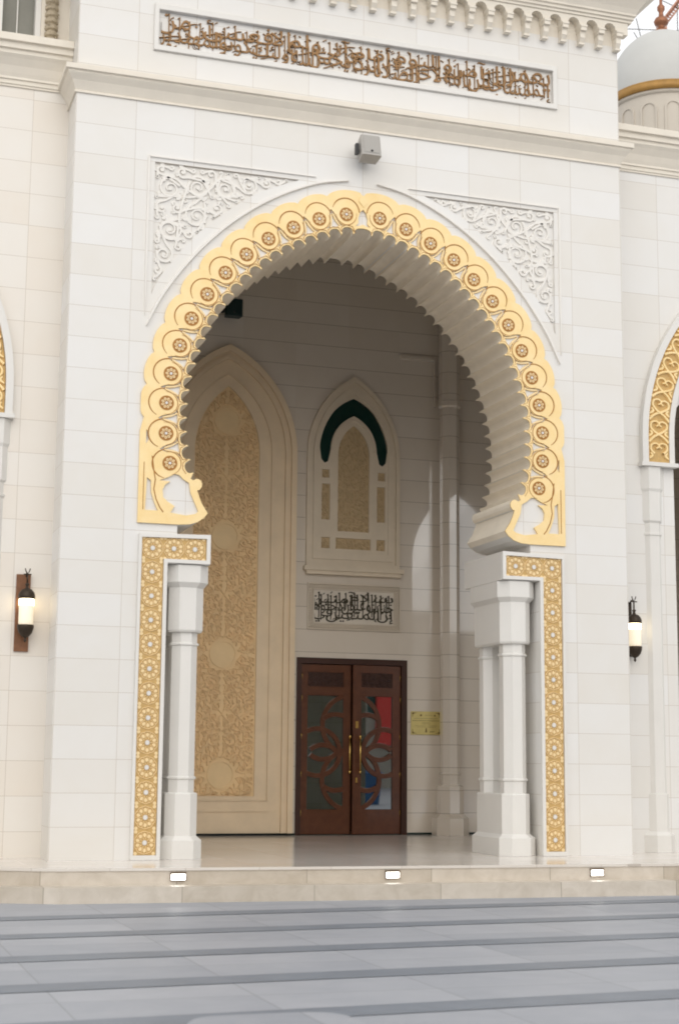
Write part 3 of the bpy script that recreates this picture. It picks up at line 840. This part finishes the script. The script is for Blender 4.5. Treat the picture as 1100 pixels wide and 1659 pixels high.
polyU = [(NX+.012,0),(NX+.52,0),(NX+.52,unit_z),(NX+.012,unit_z)]
av = [(NX,0,.235),(NX,unit_z,.235),(NX, unit_z/2, .07)]
cu = pack(polyU, .082, .016, 9, avoid=av, gap=.003)
uni = MB(); scrolls(uni, cu, .017, P-.012, .026, rr)
uni.ribbon([(NX, .26), (NX+.10,.42), (NX+.03,.58), (NX+.14,.78), (NX, .93)], .022, P-.012, .018)
uni.ribbon([(NX, unit_z-.26), (NX+.10,unit_z-.42), (NX+.03,unit_z-.58), (NX+.14,unit_z-.78), (NX, .94)], .022, P-.012, .018)
npz = ogive(.52,.615,7.09)
for k in range(4):
    z0 = .931+k*unit_z-(0 if k < 4 else 0)
    for sg in (1, -1):
        for base in ((z0, 1),) + (((.931, -1),) if k == 0 else ()):
            zb, up = base
            V = np.array(uni.v); V2 = V.copy(); V2[:,0] = NX+sg*(V[:,0]-NX); V2[:,2] = zb+up*V[:,2]
            ok = inside_mask(V2[:,0], V2[:,2], npz)
            fs = [f for f in uni.f if all(ok[i] for i in f)]
            m.add(V2.tolist(), fs)
for cx, cz in meds:
    m.flat([circ(cx,cz,.222,32), circ(cx,cz,.192,32)], P-.030, P-.013)
    for sg in (1, -1):
        m.flat([[(cx+sg*.40+.075*cos(a)*(1 if i % 2 else .72), cz+.075*sin(a)*(1 if i % 2 else .72)) for i, a in enumerate([2*pi*i/16 for i in range(16)])]], P-.026, P-.013)
m.build('arabesque_panel', M_NICHE, nich)

# blind window above the door
WX = 1.893
bw = thing('blind_window', 'pointed blind window with dark green arched glass above the door', 'window', (WX, P, 4.26))
m = MB()
def og(a, z0, za, zs): return arch_loop(WX, a, z0, zs, za, 16)
m.flat([og(.80,4.262,7.44,6.10), og(.735,4.33,7.36,6.10)], P-.075, Y1)
m.flat([og(.733,4.332,7.358,6.10), og(.69,4.38,7.30,6.10)], P-.045, Y1)
m.flat([og(.688,4.382,7.298,6.10), og(.60,4.50,7.15,6.10)], P-.06, Y1)
m.box(WX-.84, WX+.86, P-.12, P-.002, 4.19, 4.26); m.box(WX-.80, WX+.82, P-.09, P-.002, 4.13, 4.19)
M_WFR = mat('beige_window_stone', (.74, .635, .49), .45, var=.1, vscale=3)
m.build('window_frame', M_WFR, bw)
m = MB()
hole_o = [(WX-.56,6.03)]+pointed(WX,.585,6.22,7.08,14)+[(WX+.56,6.03),(WX+.50,5.965),(WX+.44,6.0)]+pointed(WX,.395,6.20,6.78,12)[::-1]+[(WX-.44,6.0),(WX-.50,5.965)]
pan = [(og(.27,4.85,6.62,6.12)), [(WX-.545,5.03),(WX-.405,5.03),(WX-.405,5.62),(WX-.545,5.62)], [(WX+.405,5.03),(WX+.545,5.03),(WX+.545,5.62),(WX+.405,5.62)],
       [(WX-.545,5.72),(WX-.42,5.72),(WX-.42,5.86),(WX-.545,5.86)], [(WX+.42,5.72),(WX+.545,5.72),(WX+.545,5.86),(WX+.42,5.86)],
       [(WX-.30,4.56),(WX+.30,4.56),(WX+.30,4.74),(WX-.30,4.74)], [(WX-.545,4.56),(WX-.40,4.56),(WX-.40,4.74),(WX-.545,4.74)], [(WX+.40,4.56),(WX+.545,4.56),(WX+.545,4.74),(WX+.40,4.74)]]
m.flat([og(.598,4.502,7.148,6.10), hole_o]+pan, P-.05, P-.022)
m.flat([pointed(WX,.375,6.20,6.74,12)+pointed(WX,.345,6.20,6.69,12)[::-1]], P-.062, P-.0505)
m.build('window_tracery', M_WFR, bw)
m = MB(); m.flat([og(.597,4.503,7.147,6.10)], P-.010, Y1); m.build('green_glass', M_GLASSG, bw)
m = MB(); rr = random.Random(2)
for k, pl in enumerate(pan):
    m.flat([pl], P-.021, P-.011)
    scrolls(m, pack(pl, .06, .018, 3+k, n=6000, gap=.004), .016, P-.021, .014, rr, leaves=True)
m.build('carved_infill', mat('dark_tan_carving', (.60, .45, .26), .6, var=.15, vscale=10), bw)

# inscription plaque over the door
pq = thing('calligraphy_sign', 'small framed plaque of dark Arabic calligraphy over the wooden door', 'inscription', (1.927, P, 3.24))
m = MB(); x0, x1, z0, z1 = 1.135, 2.722, 3.242, 3.995
R4 = lambda i: [(x0+i,z0+i),(x1-i,z0+i),(x1-i,z1-i),(x0+i,z1-i)]
m.flat([R4(0), R4(.022)], P-.035, Y1); m.flat([R4(.092), R4(.110)], P-.03, Y1); m.flat([R4(.023), R4(.091)], P-.014, Y1); m.flat([R4(.111)], P-.010, Y1, 1)
def rope(a, b, horiz, c):
    n = int((b-a)/.040)
    for i in range(n):
        q = a+(b-a)*(i+.5)/n
        pts = [(q-.014, c-.024), (q, c), (q+.014, c+.024)] if horiz else [(c-.024, q-.014), (c, q), (c+.024, q+.014)]
        m.ribbon(pts, .018, P-.014, .022)
rope(x0+.03,x1-.03,True,z0+.057); rope(x0+.03,x1-.03,True,z1-.057); rope(z0+.09,z1-.09,False,x0+.057); rope(z0+.09,z1-.09,False,x1-.057)
m.build('plaque_frame', [mat('plaque_border', (.66, .58, .47), .5, var=.1), mat('plaque_ground', (.72, .65, .55), .4, var=.08)], pq)
m = MB()
W2 = [['إن','المتقين','في','بسلام'], ['جنات','وعيون','ادخلوها'], ['المتقين','ادخلوها','آمنين']]
W2 = [['إن','المتقين','بسلام'], ['في','جنات','وعيون','ادخلوها'], ['إن','ادخلوها','آمنين']]
W2 = [['إن','المتقين','في'], ['جنات','وعيون'], ['ادخلوها','بسلام','آمنين']]
lettering(m, [['إن','المتقين','في'], ['جنات','وعيون','ادخلوها'], ['بسلام','آمنين']], x0+.125, x1-.125, z0+.125, z1-.125, P-.011, .012, off=.0, overlap=.12, seed=9)
for k in range(17):
    x = x0+.14+(x1-x0-.28)*(k+r5.uniform(.2,.8))/17; zt_ = z1-r5.uniform(.135,.2); zb_2 = z0+r5.uniform(.14,.34)
    m.ribbon([(x-.018, zt_-.02), (x, zt_), (x+.004, (zt_+zb_2)/2), (x-.004, zb_2)], .022, P-.011, .017, taper=lambda q: .5+.5*(1-q))
for k in range(60):
    x = r5.uniform(x0+.15, x1-.15); z = r5.uniform(z0+.15, z1-.14); a = r5.choice((.5,.7,-.5)); l = .018
    m.ribbon([(x-l*cos(a), z-l*sin(a)), (x, z+.004), (x+l*cos(a), z+l*sin(a))], .014, P-.011, .015)
m.build('lettering', M_DARKT, pq)

# door -------------------------------------------------------------------------
dr = thing('double_door', 'brown timber double door with interlaced rings over dark glass', 'door', (1.912, P, 0))
m = MB(); DY = P+.02
m.flat([[(.978,.002),(.978,2.787),(2.847,2.787),(2.847,.002),(2.752,.002),(2.752,2.695),(1.060,2.695),(1.060,.002)]], P-.02, P+.16)
m.build('door_frame', M_WOODD, dr)
def leaf(x0, x1, g0, g1, sgn, ang):
    """leaf slab with a carved top panel and a glazed opening crossed by rings; built flat, turned about its outer stile"""
    hinge = x0 if sgn < 0 else x1
    def turn(mb):
        c, s = cos(ang), sin(ang)
        mb.v = [(hinge+(x-hinge)*c-(y-DY)*s*1.0, DY+(x-hinge)*s+(y-DY)*c, z) for x, y, z in mb.v]; return mb
    gl = [(g0,.40),(g1,.40),(g1,2.19),(g0,2.19)]; tp = [(g0,2.335),(g1,2.335),(g1,2.56),(g0,2.56)]
    m = MB(); m.flat([[(x0,.012),(x1,.012),(x1,2.688),(x0,2.688)], gl, tp], DY, DY+.05, 0, .004)
    lf = turn(m).build('door_leaf', M_WOOD, dr)
    m = MB(); m.flat([[(a+b, c+d) for (a, c), (b, d) in zip(tp, ((.002,.002),(-.002,.002),(-.002,-.002),(.002,-.002)))]], DY+.018, DY+.04)
    rr = random.Random(4); scrolls(m, pack(tp, .06, .02, 2, n=5000), .014, DY+.018, .008, rr)
    turn(m).build('carved_panel', M_WOODD, lf)
    m = MB(); m.flat([[(g0+.002,.402),(g1-.002,.402),(g1-.002,2.188),(g0+.002,2.188)]], DY+.028, DY+.036)
    turn(m).build('glass_pane', M_GLASSR, lf)
    # rings, clipped to the glazed opening; mx = stile at the meeting line
    m = MB(); mx, mz = 1.905, 1.295
    rings = [(0, .43, .475, None), (0, -.43, .475, None), (.555, 0, .37, None),
             (.255, .27, .33, lambda d, z: z > .25 and math.hypot(d, z-.43) < .475), (.255, -.27, .33, lambda d, z: z < -.25 and math.hypot(d, z+.43) < .475),
             (.47, -.22, .333, lambda d, z: z > -.06 and .27 < d < .69), (.47, .22, .333, lambda d, z: z < .06 and .27 < d < .69)]
    for ci, (dd, zz, r, keep) in enumerate(rings):
        run = []
        for (d, z) in arc(dd, zz, r, 0, 360, 120)+[(None, None)]:
            px_ = mx+sgn*d if d is not None else 1e9
            if d is not None and g0-.02 < px_ < g1+.02 and .39 < mz+z < 2.20 and (keep is None or keep(d, z)): run.append((px_, mz+z))
            else:
                if len(run) > 2: m.ribbon(run, .082, DY+.029-.0022*ci, .018, bev=.12)
                run = []
    turn(m).build('ring_lattice', M_WOOD, lf)
    hx = x1-.03 if sgn < 0 else x0+.105
    m = MB()
    m.tube([(hx, DY-.055, .985), (hx, DY-.055, 1.545)], .013, 8)
    for z in (.985, 1.545): m.lathe(hx, DY-.055, [(.0,z-.028),(.018,z-.02),(.018,z+.02),(.0,z+.028)], 8)
    for z in (1.03, 1.50): m.tube([(hx, DY-.055, z), (hx, DY+.002, z)], .009, 6)
    turn(m).build('pull_handle', M_BRASS, lf)
    if sgn > 0:
        m = MB(); m.box(x0+.04, x0+.09, DY-.006, DY+.002, 1.68, 1.79); m.box(x0+.045, x0+.075, DY-.012, DY+.002, .82, .90); turn(m).build('lock_plate', M_BRASS, lf)
    m = MB()
    ex = x0+.012 if sgn < 0 else x1-.012
    for z in (.35, .95, 1.55, 2.15, 2.5): m.tube([(ex, DY-.004, z-.05), (ex, DY-.004, z+.05)], .006, 6)
    turn(m).build('hinge', M_BRASS, lf)
leaf(1.063, 1.898, 1.175, 1.772, -1, 0.0)
leaf(1.912, 2.749, 2.055, 2.605, 1, 0.085)

m = MB(); m.box(.5, 3.3, P+1.5, P+1.6, -.02, 3.2); m.box(.4, .5, P+.301, P+1.6, -.02, 3.2); m.box(3.3, 3.4, P+.301, P+1.6, -.02, 3.2); m.box(.4, 3.4, P+.301, P+1.6, 3.2, 3.3)
m.build('lobby_light_block', M_WOODD, gw)  # unseen dark box added behind the door to stop light leaking in
m = MB(); m.box(.975, 2.85, P, P+.3, -.01, .006); m.build('threshold', M_SKIRT, dr)
# brass notice
nt_ = thing('brass_notice', 'pale brass notice plate on the wall right of the door', 'sign', (3.172, P, 1.59))
m = MB(); m.flat([[(2.914,1.592),(3.431,1.592),(3.431,1.968),(2.914,1.968)]], P-.022, P-.003, 0, .003); m.build('plate', M_PLATE, nt_)
m = MB(); yb_ = P-.022
for sx in (1, -1):
    for sz in (1, -1):
        cx, cz = 3.1725+sx*.235, 1.78+sz*.165
        m.ribbon([(cx, cz), (cx-sx*.035, cz-sz*.004), (cx-sx*.075, cz)], .018, yb_, .002, taper=lambda t: 1-.8*t)
        m.ribbon([(cx, cz), (cx-sx*.004, cz-sz*.035), (cx, cz-sz*.075)], .018, yb_, .002, taper=lambda t: 1-.8*t)
        m.poly(circ(cx-sx*.012, cz-sz*.012, .014, 8), yb_-.002, yb_)
m.poly(circ(3.085,1.905,.017,10), yb_-.002, yb_); m.poly(circ(3.325,1.902,.014,10), yb_-.002, yb_)
rr = random.Random(3)
for z, a, b, h in ((1.852,2.965,3.38,.005),(1.818,2.945,3.40,.008),(1.785,3.10,3.24,.005),(1.765,3.12,3.23,.005),(1.735,2.99,3.36,.004),(1.715,3.02,3.34,.004),(1.64,3.24,3.32,.012),(1.905,3.15,3.27,.004)):
    x = a
    while x < b:
        w = rr.uniform(.012,.035); m.ribbon([(x,z),(x+w/2,z+.002),(min(b,x+w),z)], h, yb_, .0015); x += w+.007
m.poly([(3.155,1.632),(3.195,1.632),(3.19,1.645),(3.182,1.70),(3.168,1.70),(3.16,1.645)], yb_-.002, yb_)
m.build('engraving', mat('engraved_brown', (.20,.13,.04), .6), nt_)

# engaged column on the rear wall
t = thing('engaged_column', 'slim grey octagonal column against the rear wall right of the notice', 'column', (3.505, P-.3, 0))
cx, cy = 3.505, P-.24
m = MB(); m.stack([(octa(cx,cy,.275), .001), (octa(cx,cy,.275), .27), (octa(cx,cy,.20), .34), (octa(cx,cy,.20), .77), (octa(cx,cy,.15), .80)]); m.build('plinth', M_GAL, t)
m = MB(); m.prism(octa(cx,cy,.148), .79, 7.0); m.build('shaft', M_GAL, t)
m = MB()
for z in (.97,): m.stack([(octa(cx,cy,.149), z-.02), (octa(cx,cy,.165), z-.01), (octa(cx,cy,.165), z+.01), (octa(cx,cy,.149), z+.02)])
m.build('ring', M_GAL, t)
m = MB(); m.stack([(octa(cx,cy,.148), 6.99), (octa(cx,cy,.175), 7.02), (octa(cx,cy,.175), 7.10), (octa(cx,cy,.16), 7.11), (octa(cx,cy,.16), 9.775)]); m.build('upper_shaft', M_GAL, t)

# ================================================================== fittings
def loudspeaker(loc, label, casemat, w, h, d, tilt, side):
    t = thing('loudspeaker', label, 'loudspeaker', loc)
    x, y, z = loc
    m = MB()
    c, s = cos(tilt), sin(tilt)
    def R3(p): return (x+p[0], y+p[1]*c-p[2]*s*-1*0-p[2]*s, z+p[1]*s*1+p[2]*c)
    b = .02
    ring = [(-w/2+b,-d/2),(w/2-b,-d/2),(w/2,-d/2+b),(w/2*.86,d/2),(-w/2*.86,d/2),(-w/2,-d/2+b)]
    q = MB(); q.prism(ring, -h/2, h/2); q.v = [R3(p) for p in q.v]; q.build('case', casemat, t)
    q = MB(); q.box(-w/2+.03,w/2-.03,-d/2-.006,-d/2,-h/2+.03,h/2-.02); q.v = [R3(p) for p in q.v]; q.build('grille', mat('speaker_grille', tuple(v*.9 for v in casemat.node_tree.nodes["Principled BSDF"].inputs['Base Color'].default_value[:3]), .7), t)
    q = MB(); q.lathe(0,0,[(.0,-.008),(.016,-.008),(.016,.0),(.0,.0)],10); q.v = [R3((p[0]+.0, -d/2-.006+p[2]*.8, -h/2+.055+p[1])) for p in q.v]; q.build('badge', M_BLACK, t)
    q = MB(); q.box(x+side*w*.62-.02, x+side*w*.62+.02, y-.03, y+.03, z-.09, z+.05); q.tube([(x+side*w*.62,y,z-.02),(x+side*w*.5,y+.10,z-.02),(x,y+d/2+.10,z-.02)], .018, 8); q.box(x-.06,x+.06,y+d/2+.09,y+d/2+.12,z-.08,z+.06)
    q.build('bracket', M_BLACK, t)
loudspeaker((0.0, -.24, 8.80), 'grey box loudspeaker on a bracket above the arch', M_GREY, .26, .29, .20, -.22, -1)
loudspeaker((-.235, P-.22, 8.36), 'dark teal box loudspeaker high on the rear wall inside the arch', M_TEAL, .28, .28, .18, 0, -1)

def lantern(cx, label, plate):
    y = Q-.14
    t = thing('wall_lantern', label, 'lantern', (cx, y, 2.48))
    m = MB(); m.lathe(cx, y, [(.078,2.682),(.086,2.70),(.086,2.965),(.080,2.985)], 16); m.build('glass_cylinder', M_MILK, t)
    m = MB(); m.lathe(cx, y, [(.0,2.90),(.088,2.905),(.089,2.96),(.088,2.982),(.0,2.986)], 16); m.build('bright_collar', M_BULB, t)
    m = MB()
    m.lathe(cx, y, [(.0,2.988),(.095,2.988),(.100,3.0),(.098,3.03),(.085,3.065),(.058,3.095),(.022,3.11),(.016,3.14),(.028,3.155),(.016,3.17),(.0,3.18)], 14); m.build('cap', M_IRON, t)
    m = MB()
    m.lathe(cx, y, [(.0,2.47),(.012,2.485),(.018,2.50),(.010,2.515),(.016,2.53),(.045,2.545),(.078,2.585),(.094,2.635),(.098,2.665),(.094,2.68),(.0,2.681)], 14); m.build('bowl', M_IRON, t)
    m = MB()
    m.tube([(cx,y,3.17),(cx,y,3.28)], .010, 6); m.tube([(cx-.045,y,3.275),(cx+.045,y,3.275)], .008, 6)
    m.tube([(cx,y,3.275),(cx-.02,y,3.31),(cx-.03,y,3.345)], .007, 6); m.tube([(cx,y,3.275),(cx+.02,y,3.31),(cx+.03,y,3.345)], .007, 6)
    m.tube([(cx,y,3.275),(cx,(y+Q)/2,3.30),(cx,Q-.003,3.24)], .010, 6)
    m.build('hook', M_IRON, t)
    m = MB(); m.tube([(cx,y+.09,2.66),(cx,Q-.003,2.62)], .012, 6); m.build('bracket', M_IRON, t)
    m = MB()
    if plate: m.box(cx-.083-.03, cx+.083-.03, Q-.03, Q-.003, 2.375, 3.285); m.build('back_plate', M_RUST, t)
    else: m.box(cx-.02, cx+.03, Q-.02, Q-.003, 2.55, 3.28); m.build('back_plate', M_IRON, t)
lantern(-3.965, 'lit lantern with a rust brown back plate on the left wing', True)
lantern(4.005, 'lit lantern without wide back plate on the right wing', False)

for px, yy, lab in ((-2.477, -1.372, 'small lit step light below the left columns'), (-.105, -1.494, 'small lit step light in front of the door'), (2.345, -1.583, 'small lit step light right of the right columns')):
    t = thing('step_light', lab, 'light', (px, yy, -.09), 'lights set into the porch step')
    sl = -.05
    m = MB(); m.flat([[(px-.085,-.135),(px+.085,-.135),(px+.085,-.045),(px-.085,-.045)], [(px-.077,-.128),(px+.077,-.128),(px+.077,-.066),(px-.077,-.066)]], yy-.012, yy+.03, 0, .003)
    m.build('bezel', M_BEZ, t)
    m = MB(); m.flat([[(px-.076,-.127),(px+.076,-.127),(px+.076,-.067),(px-.076,-.067)]], yy-.004, yy+.02); m.build('lens', M_STEP, t)

# ================================================================== beyond the roof
def proj_ray(px, py, dist):     # used only to place the far dome and crane along a known bearing
    d = fwd+(px-550)/2547.3*r2-(py-829.5)/2547.3*u2
    return CAM+d*dist
dome_d = 36.0; sc_ = dome_d/2547.3
top = proj_ray(1071, 55, dome_d); Rm = 88*sc_
dm = thing('side_dome', 'pale ribless dome with gilt band and copper finial beyond the right wing', 'dome', (top.x, top.y, top.z-Rm*1.9))
cx, cy, zt = top.x, top.y, top.z
pr = []
zb = zt-Rm*1.22
for i in range(25):
    a = radians(-6+96*i/24); pr.append((max(.001, Rm*cos(a)), zb+Rm*1.22*sin(a)))
m = MB(); m.lathe(cx, cy, pr, 48); m.build('shell', M_DOME, dm)
z1 = zb-Rm*.12
m = MB(); m.lathe(cx, cy, [(Rm*.97,z1-Rm*.16),(Rm*1.025,z1-Rm*.16),(Rm*1.03,z1),(Rm*.97,z1)], 48); m.build('gilt_band', M_DGOLD, dm)
m = MB(); m.lathe(cx, cy, [(Rm*.95,z1-Rm*3.2),(Rm*.95,z1-Rm*.17)], 48)
m.lathe(cx, cy, [(Rm*.96,z1-Rm*.22),(Rm*1.0,z1-Rm*.20),(Rm*1.0,z1-Rm*.162),(Rm*.96,z1-Rm*.161)], 48); drum = m.build('drum', M_DRUM, dm)
for k in range(14):
    a = 2*pi*k/14+.1
    m = MB(); w = Rm*.15; zz0, zz1 = z1-Rm*.95, z1-Rm*.36
    lp = [(-w,zz0)]+[(w*cos(radians(b)), zz1-w+w*sin(radians(b))) for b in range(180,-1,-20)]+[(w,zz0)]
    li = [(-w*.8,zz0)]+[(w*.8*cos(radians(b)), zz1-w+w*.8*sin(radians(b))) for b in range(180,-1,-20)]+[(w*.8,zz0)]
    m.flat([lp[:]+li[::-1]], -Rm*.965, -Rm*.93)
    m.v = [(cx+p[0]*cos(a)-p[1]*sin(a), cy+p[0]*sin(a)+p[1]*cos(a), p[2]) for p in m.v]
    m.build('blind_arch', M_DRUM, drum)
m = MB(); s = Rm
m.lathe(cx, cy, [(.0,zt-.02),(.19*s,zt-.01),(.14*s,zt+.05*s),(.07*s,zt+.10*s),(.06*s,zt+.15*s),(.12*s,zt+.18*s),(.14*s,zt+.24*s),(.11*s,zt+.30*s),(.05*s,zt+.34*s),(.04*s,zt+.42*s),(.07*s,zt+.47*s),(.07*s,zt+.53*s),(.03*s,zt+.58*s),(.02*s,zt+.9*s),(.0,zt+1.0*s)], 14); m.build('finial', M_FIN, dm)

cr = thing('tower_crane', 'distant crane with a rusty jib and thin stay wires behind the dome', 'crane', tuple(proj_ray(1040, 60, 80)))
b0, b1 = proj_ray(1071, 42, 80), proj_ray(1112, -12, 80)
m = MB(); ax = (b1-b0).normalized(); sd_ = ax.cross(Vector((0,1,0))).normalized()*.14; fw = Vector((0,.28,0))
ch = [sd_, -sd_, fw]
for c in ch: m.tube([b0+c, b1+c], .045, 6)
for k in range(14):
    p = b0+(b1-b0)*k/14; p2 = b0+(b1-b0)*(k+1)/14
    for i in range(3): m.tube([p+ch[i], p2+ch[(i+1) % 3]], .022, 4)
m.build('jib', M_CRANE, cr)
m = MB()
for a, b in (((1015,47),(1112,50)), ((1096,-5),(1097,52)), ((1030,30),(1038,62)), ((1026,52),(1034,66)), ((1060,-5),(1112,20))):
    m.tube([proj_ray(*a, 80), proj_ray(*b, 80)], .022, 5)
m.build('stay_wire', M_IRON, cr)
m = MB(); mp = proj_ray(1071, 42, 80); m.box(mp.x-.2, mp.x+.2, mp.y-.2, mp.y+.2, -.3, mp.z+.1); m.build('mast', M_CRANE, cr)

# street across the plaza, behind the photographer, mirrored in the polished stone and door glass
for k, (x0, x1, h, c) in enumerate(((-70,-30,11,1),(-28,6,8.5,0),(9,30,10.2,1),(32,62,9.0,0),(66,110,12,1))):
    t = thing('town_building', ['low beige town building across the plaza behind the viewpoint', 'taller beige town building across the plaza behind the viewpoint'][c], 'building', ((x0+x1)/2, -62, -.34), 'buildings across the plaza')
    m = MB(); m.box(x0, x1, -75, -62, -.34, h); m.box(x0-.3, x1+.3, -75.3, -61.7, h+.001, h+.5); b_ = m.build('wall', M_CITY, t)
    n = int((x1-x0)/6)
    for i in range(n):
        for z in (4.2, 7.0):
            if z+1.8 < h: m = MB(); m.box(x0+1.6+i*6, x0+4.2+i*6, -62.05, -61.98, z, z+1.7); m.build('window', M_GLASSG, t)
        if (i, k) in ((1, 3), (0, 2), (3, 1)): m = MB(); m.box(x0+2.2+i*6, x0+5.4+i*6, -61.96, -61.75, 2.4, 5.6); m.build('red_banner', M_RED, t)

t = thing('litter_bin', 'dark blue litter bin standing on the plaza behind the viewpoint', 'bin', (18.6, -24, -.34))
m = MB(); m.stack([(chrect(18.6, .42, -24.4, -23.6, .1), -.335), (chrect(18.6, .5, -24.5, -23.5, .1), .75)]); m.build('body', M_BLUE, t)
m = MB(); m.stack([(chrect(18.6, .53, -24.53, -23.47, .1), .752), (chrect(18.6, .53, -24.53, -23.47, .1), .82), (chrect(18.6, .4, -24.4, -23.6, .1), .92)]); m.build('lid', M_BLUE, t)
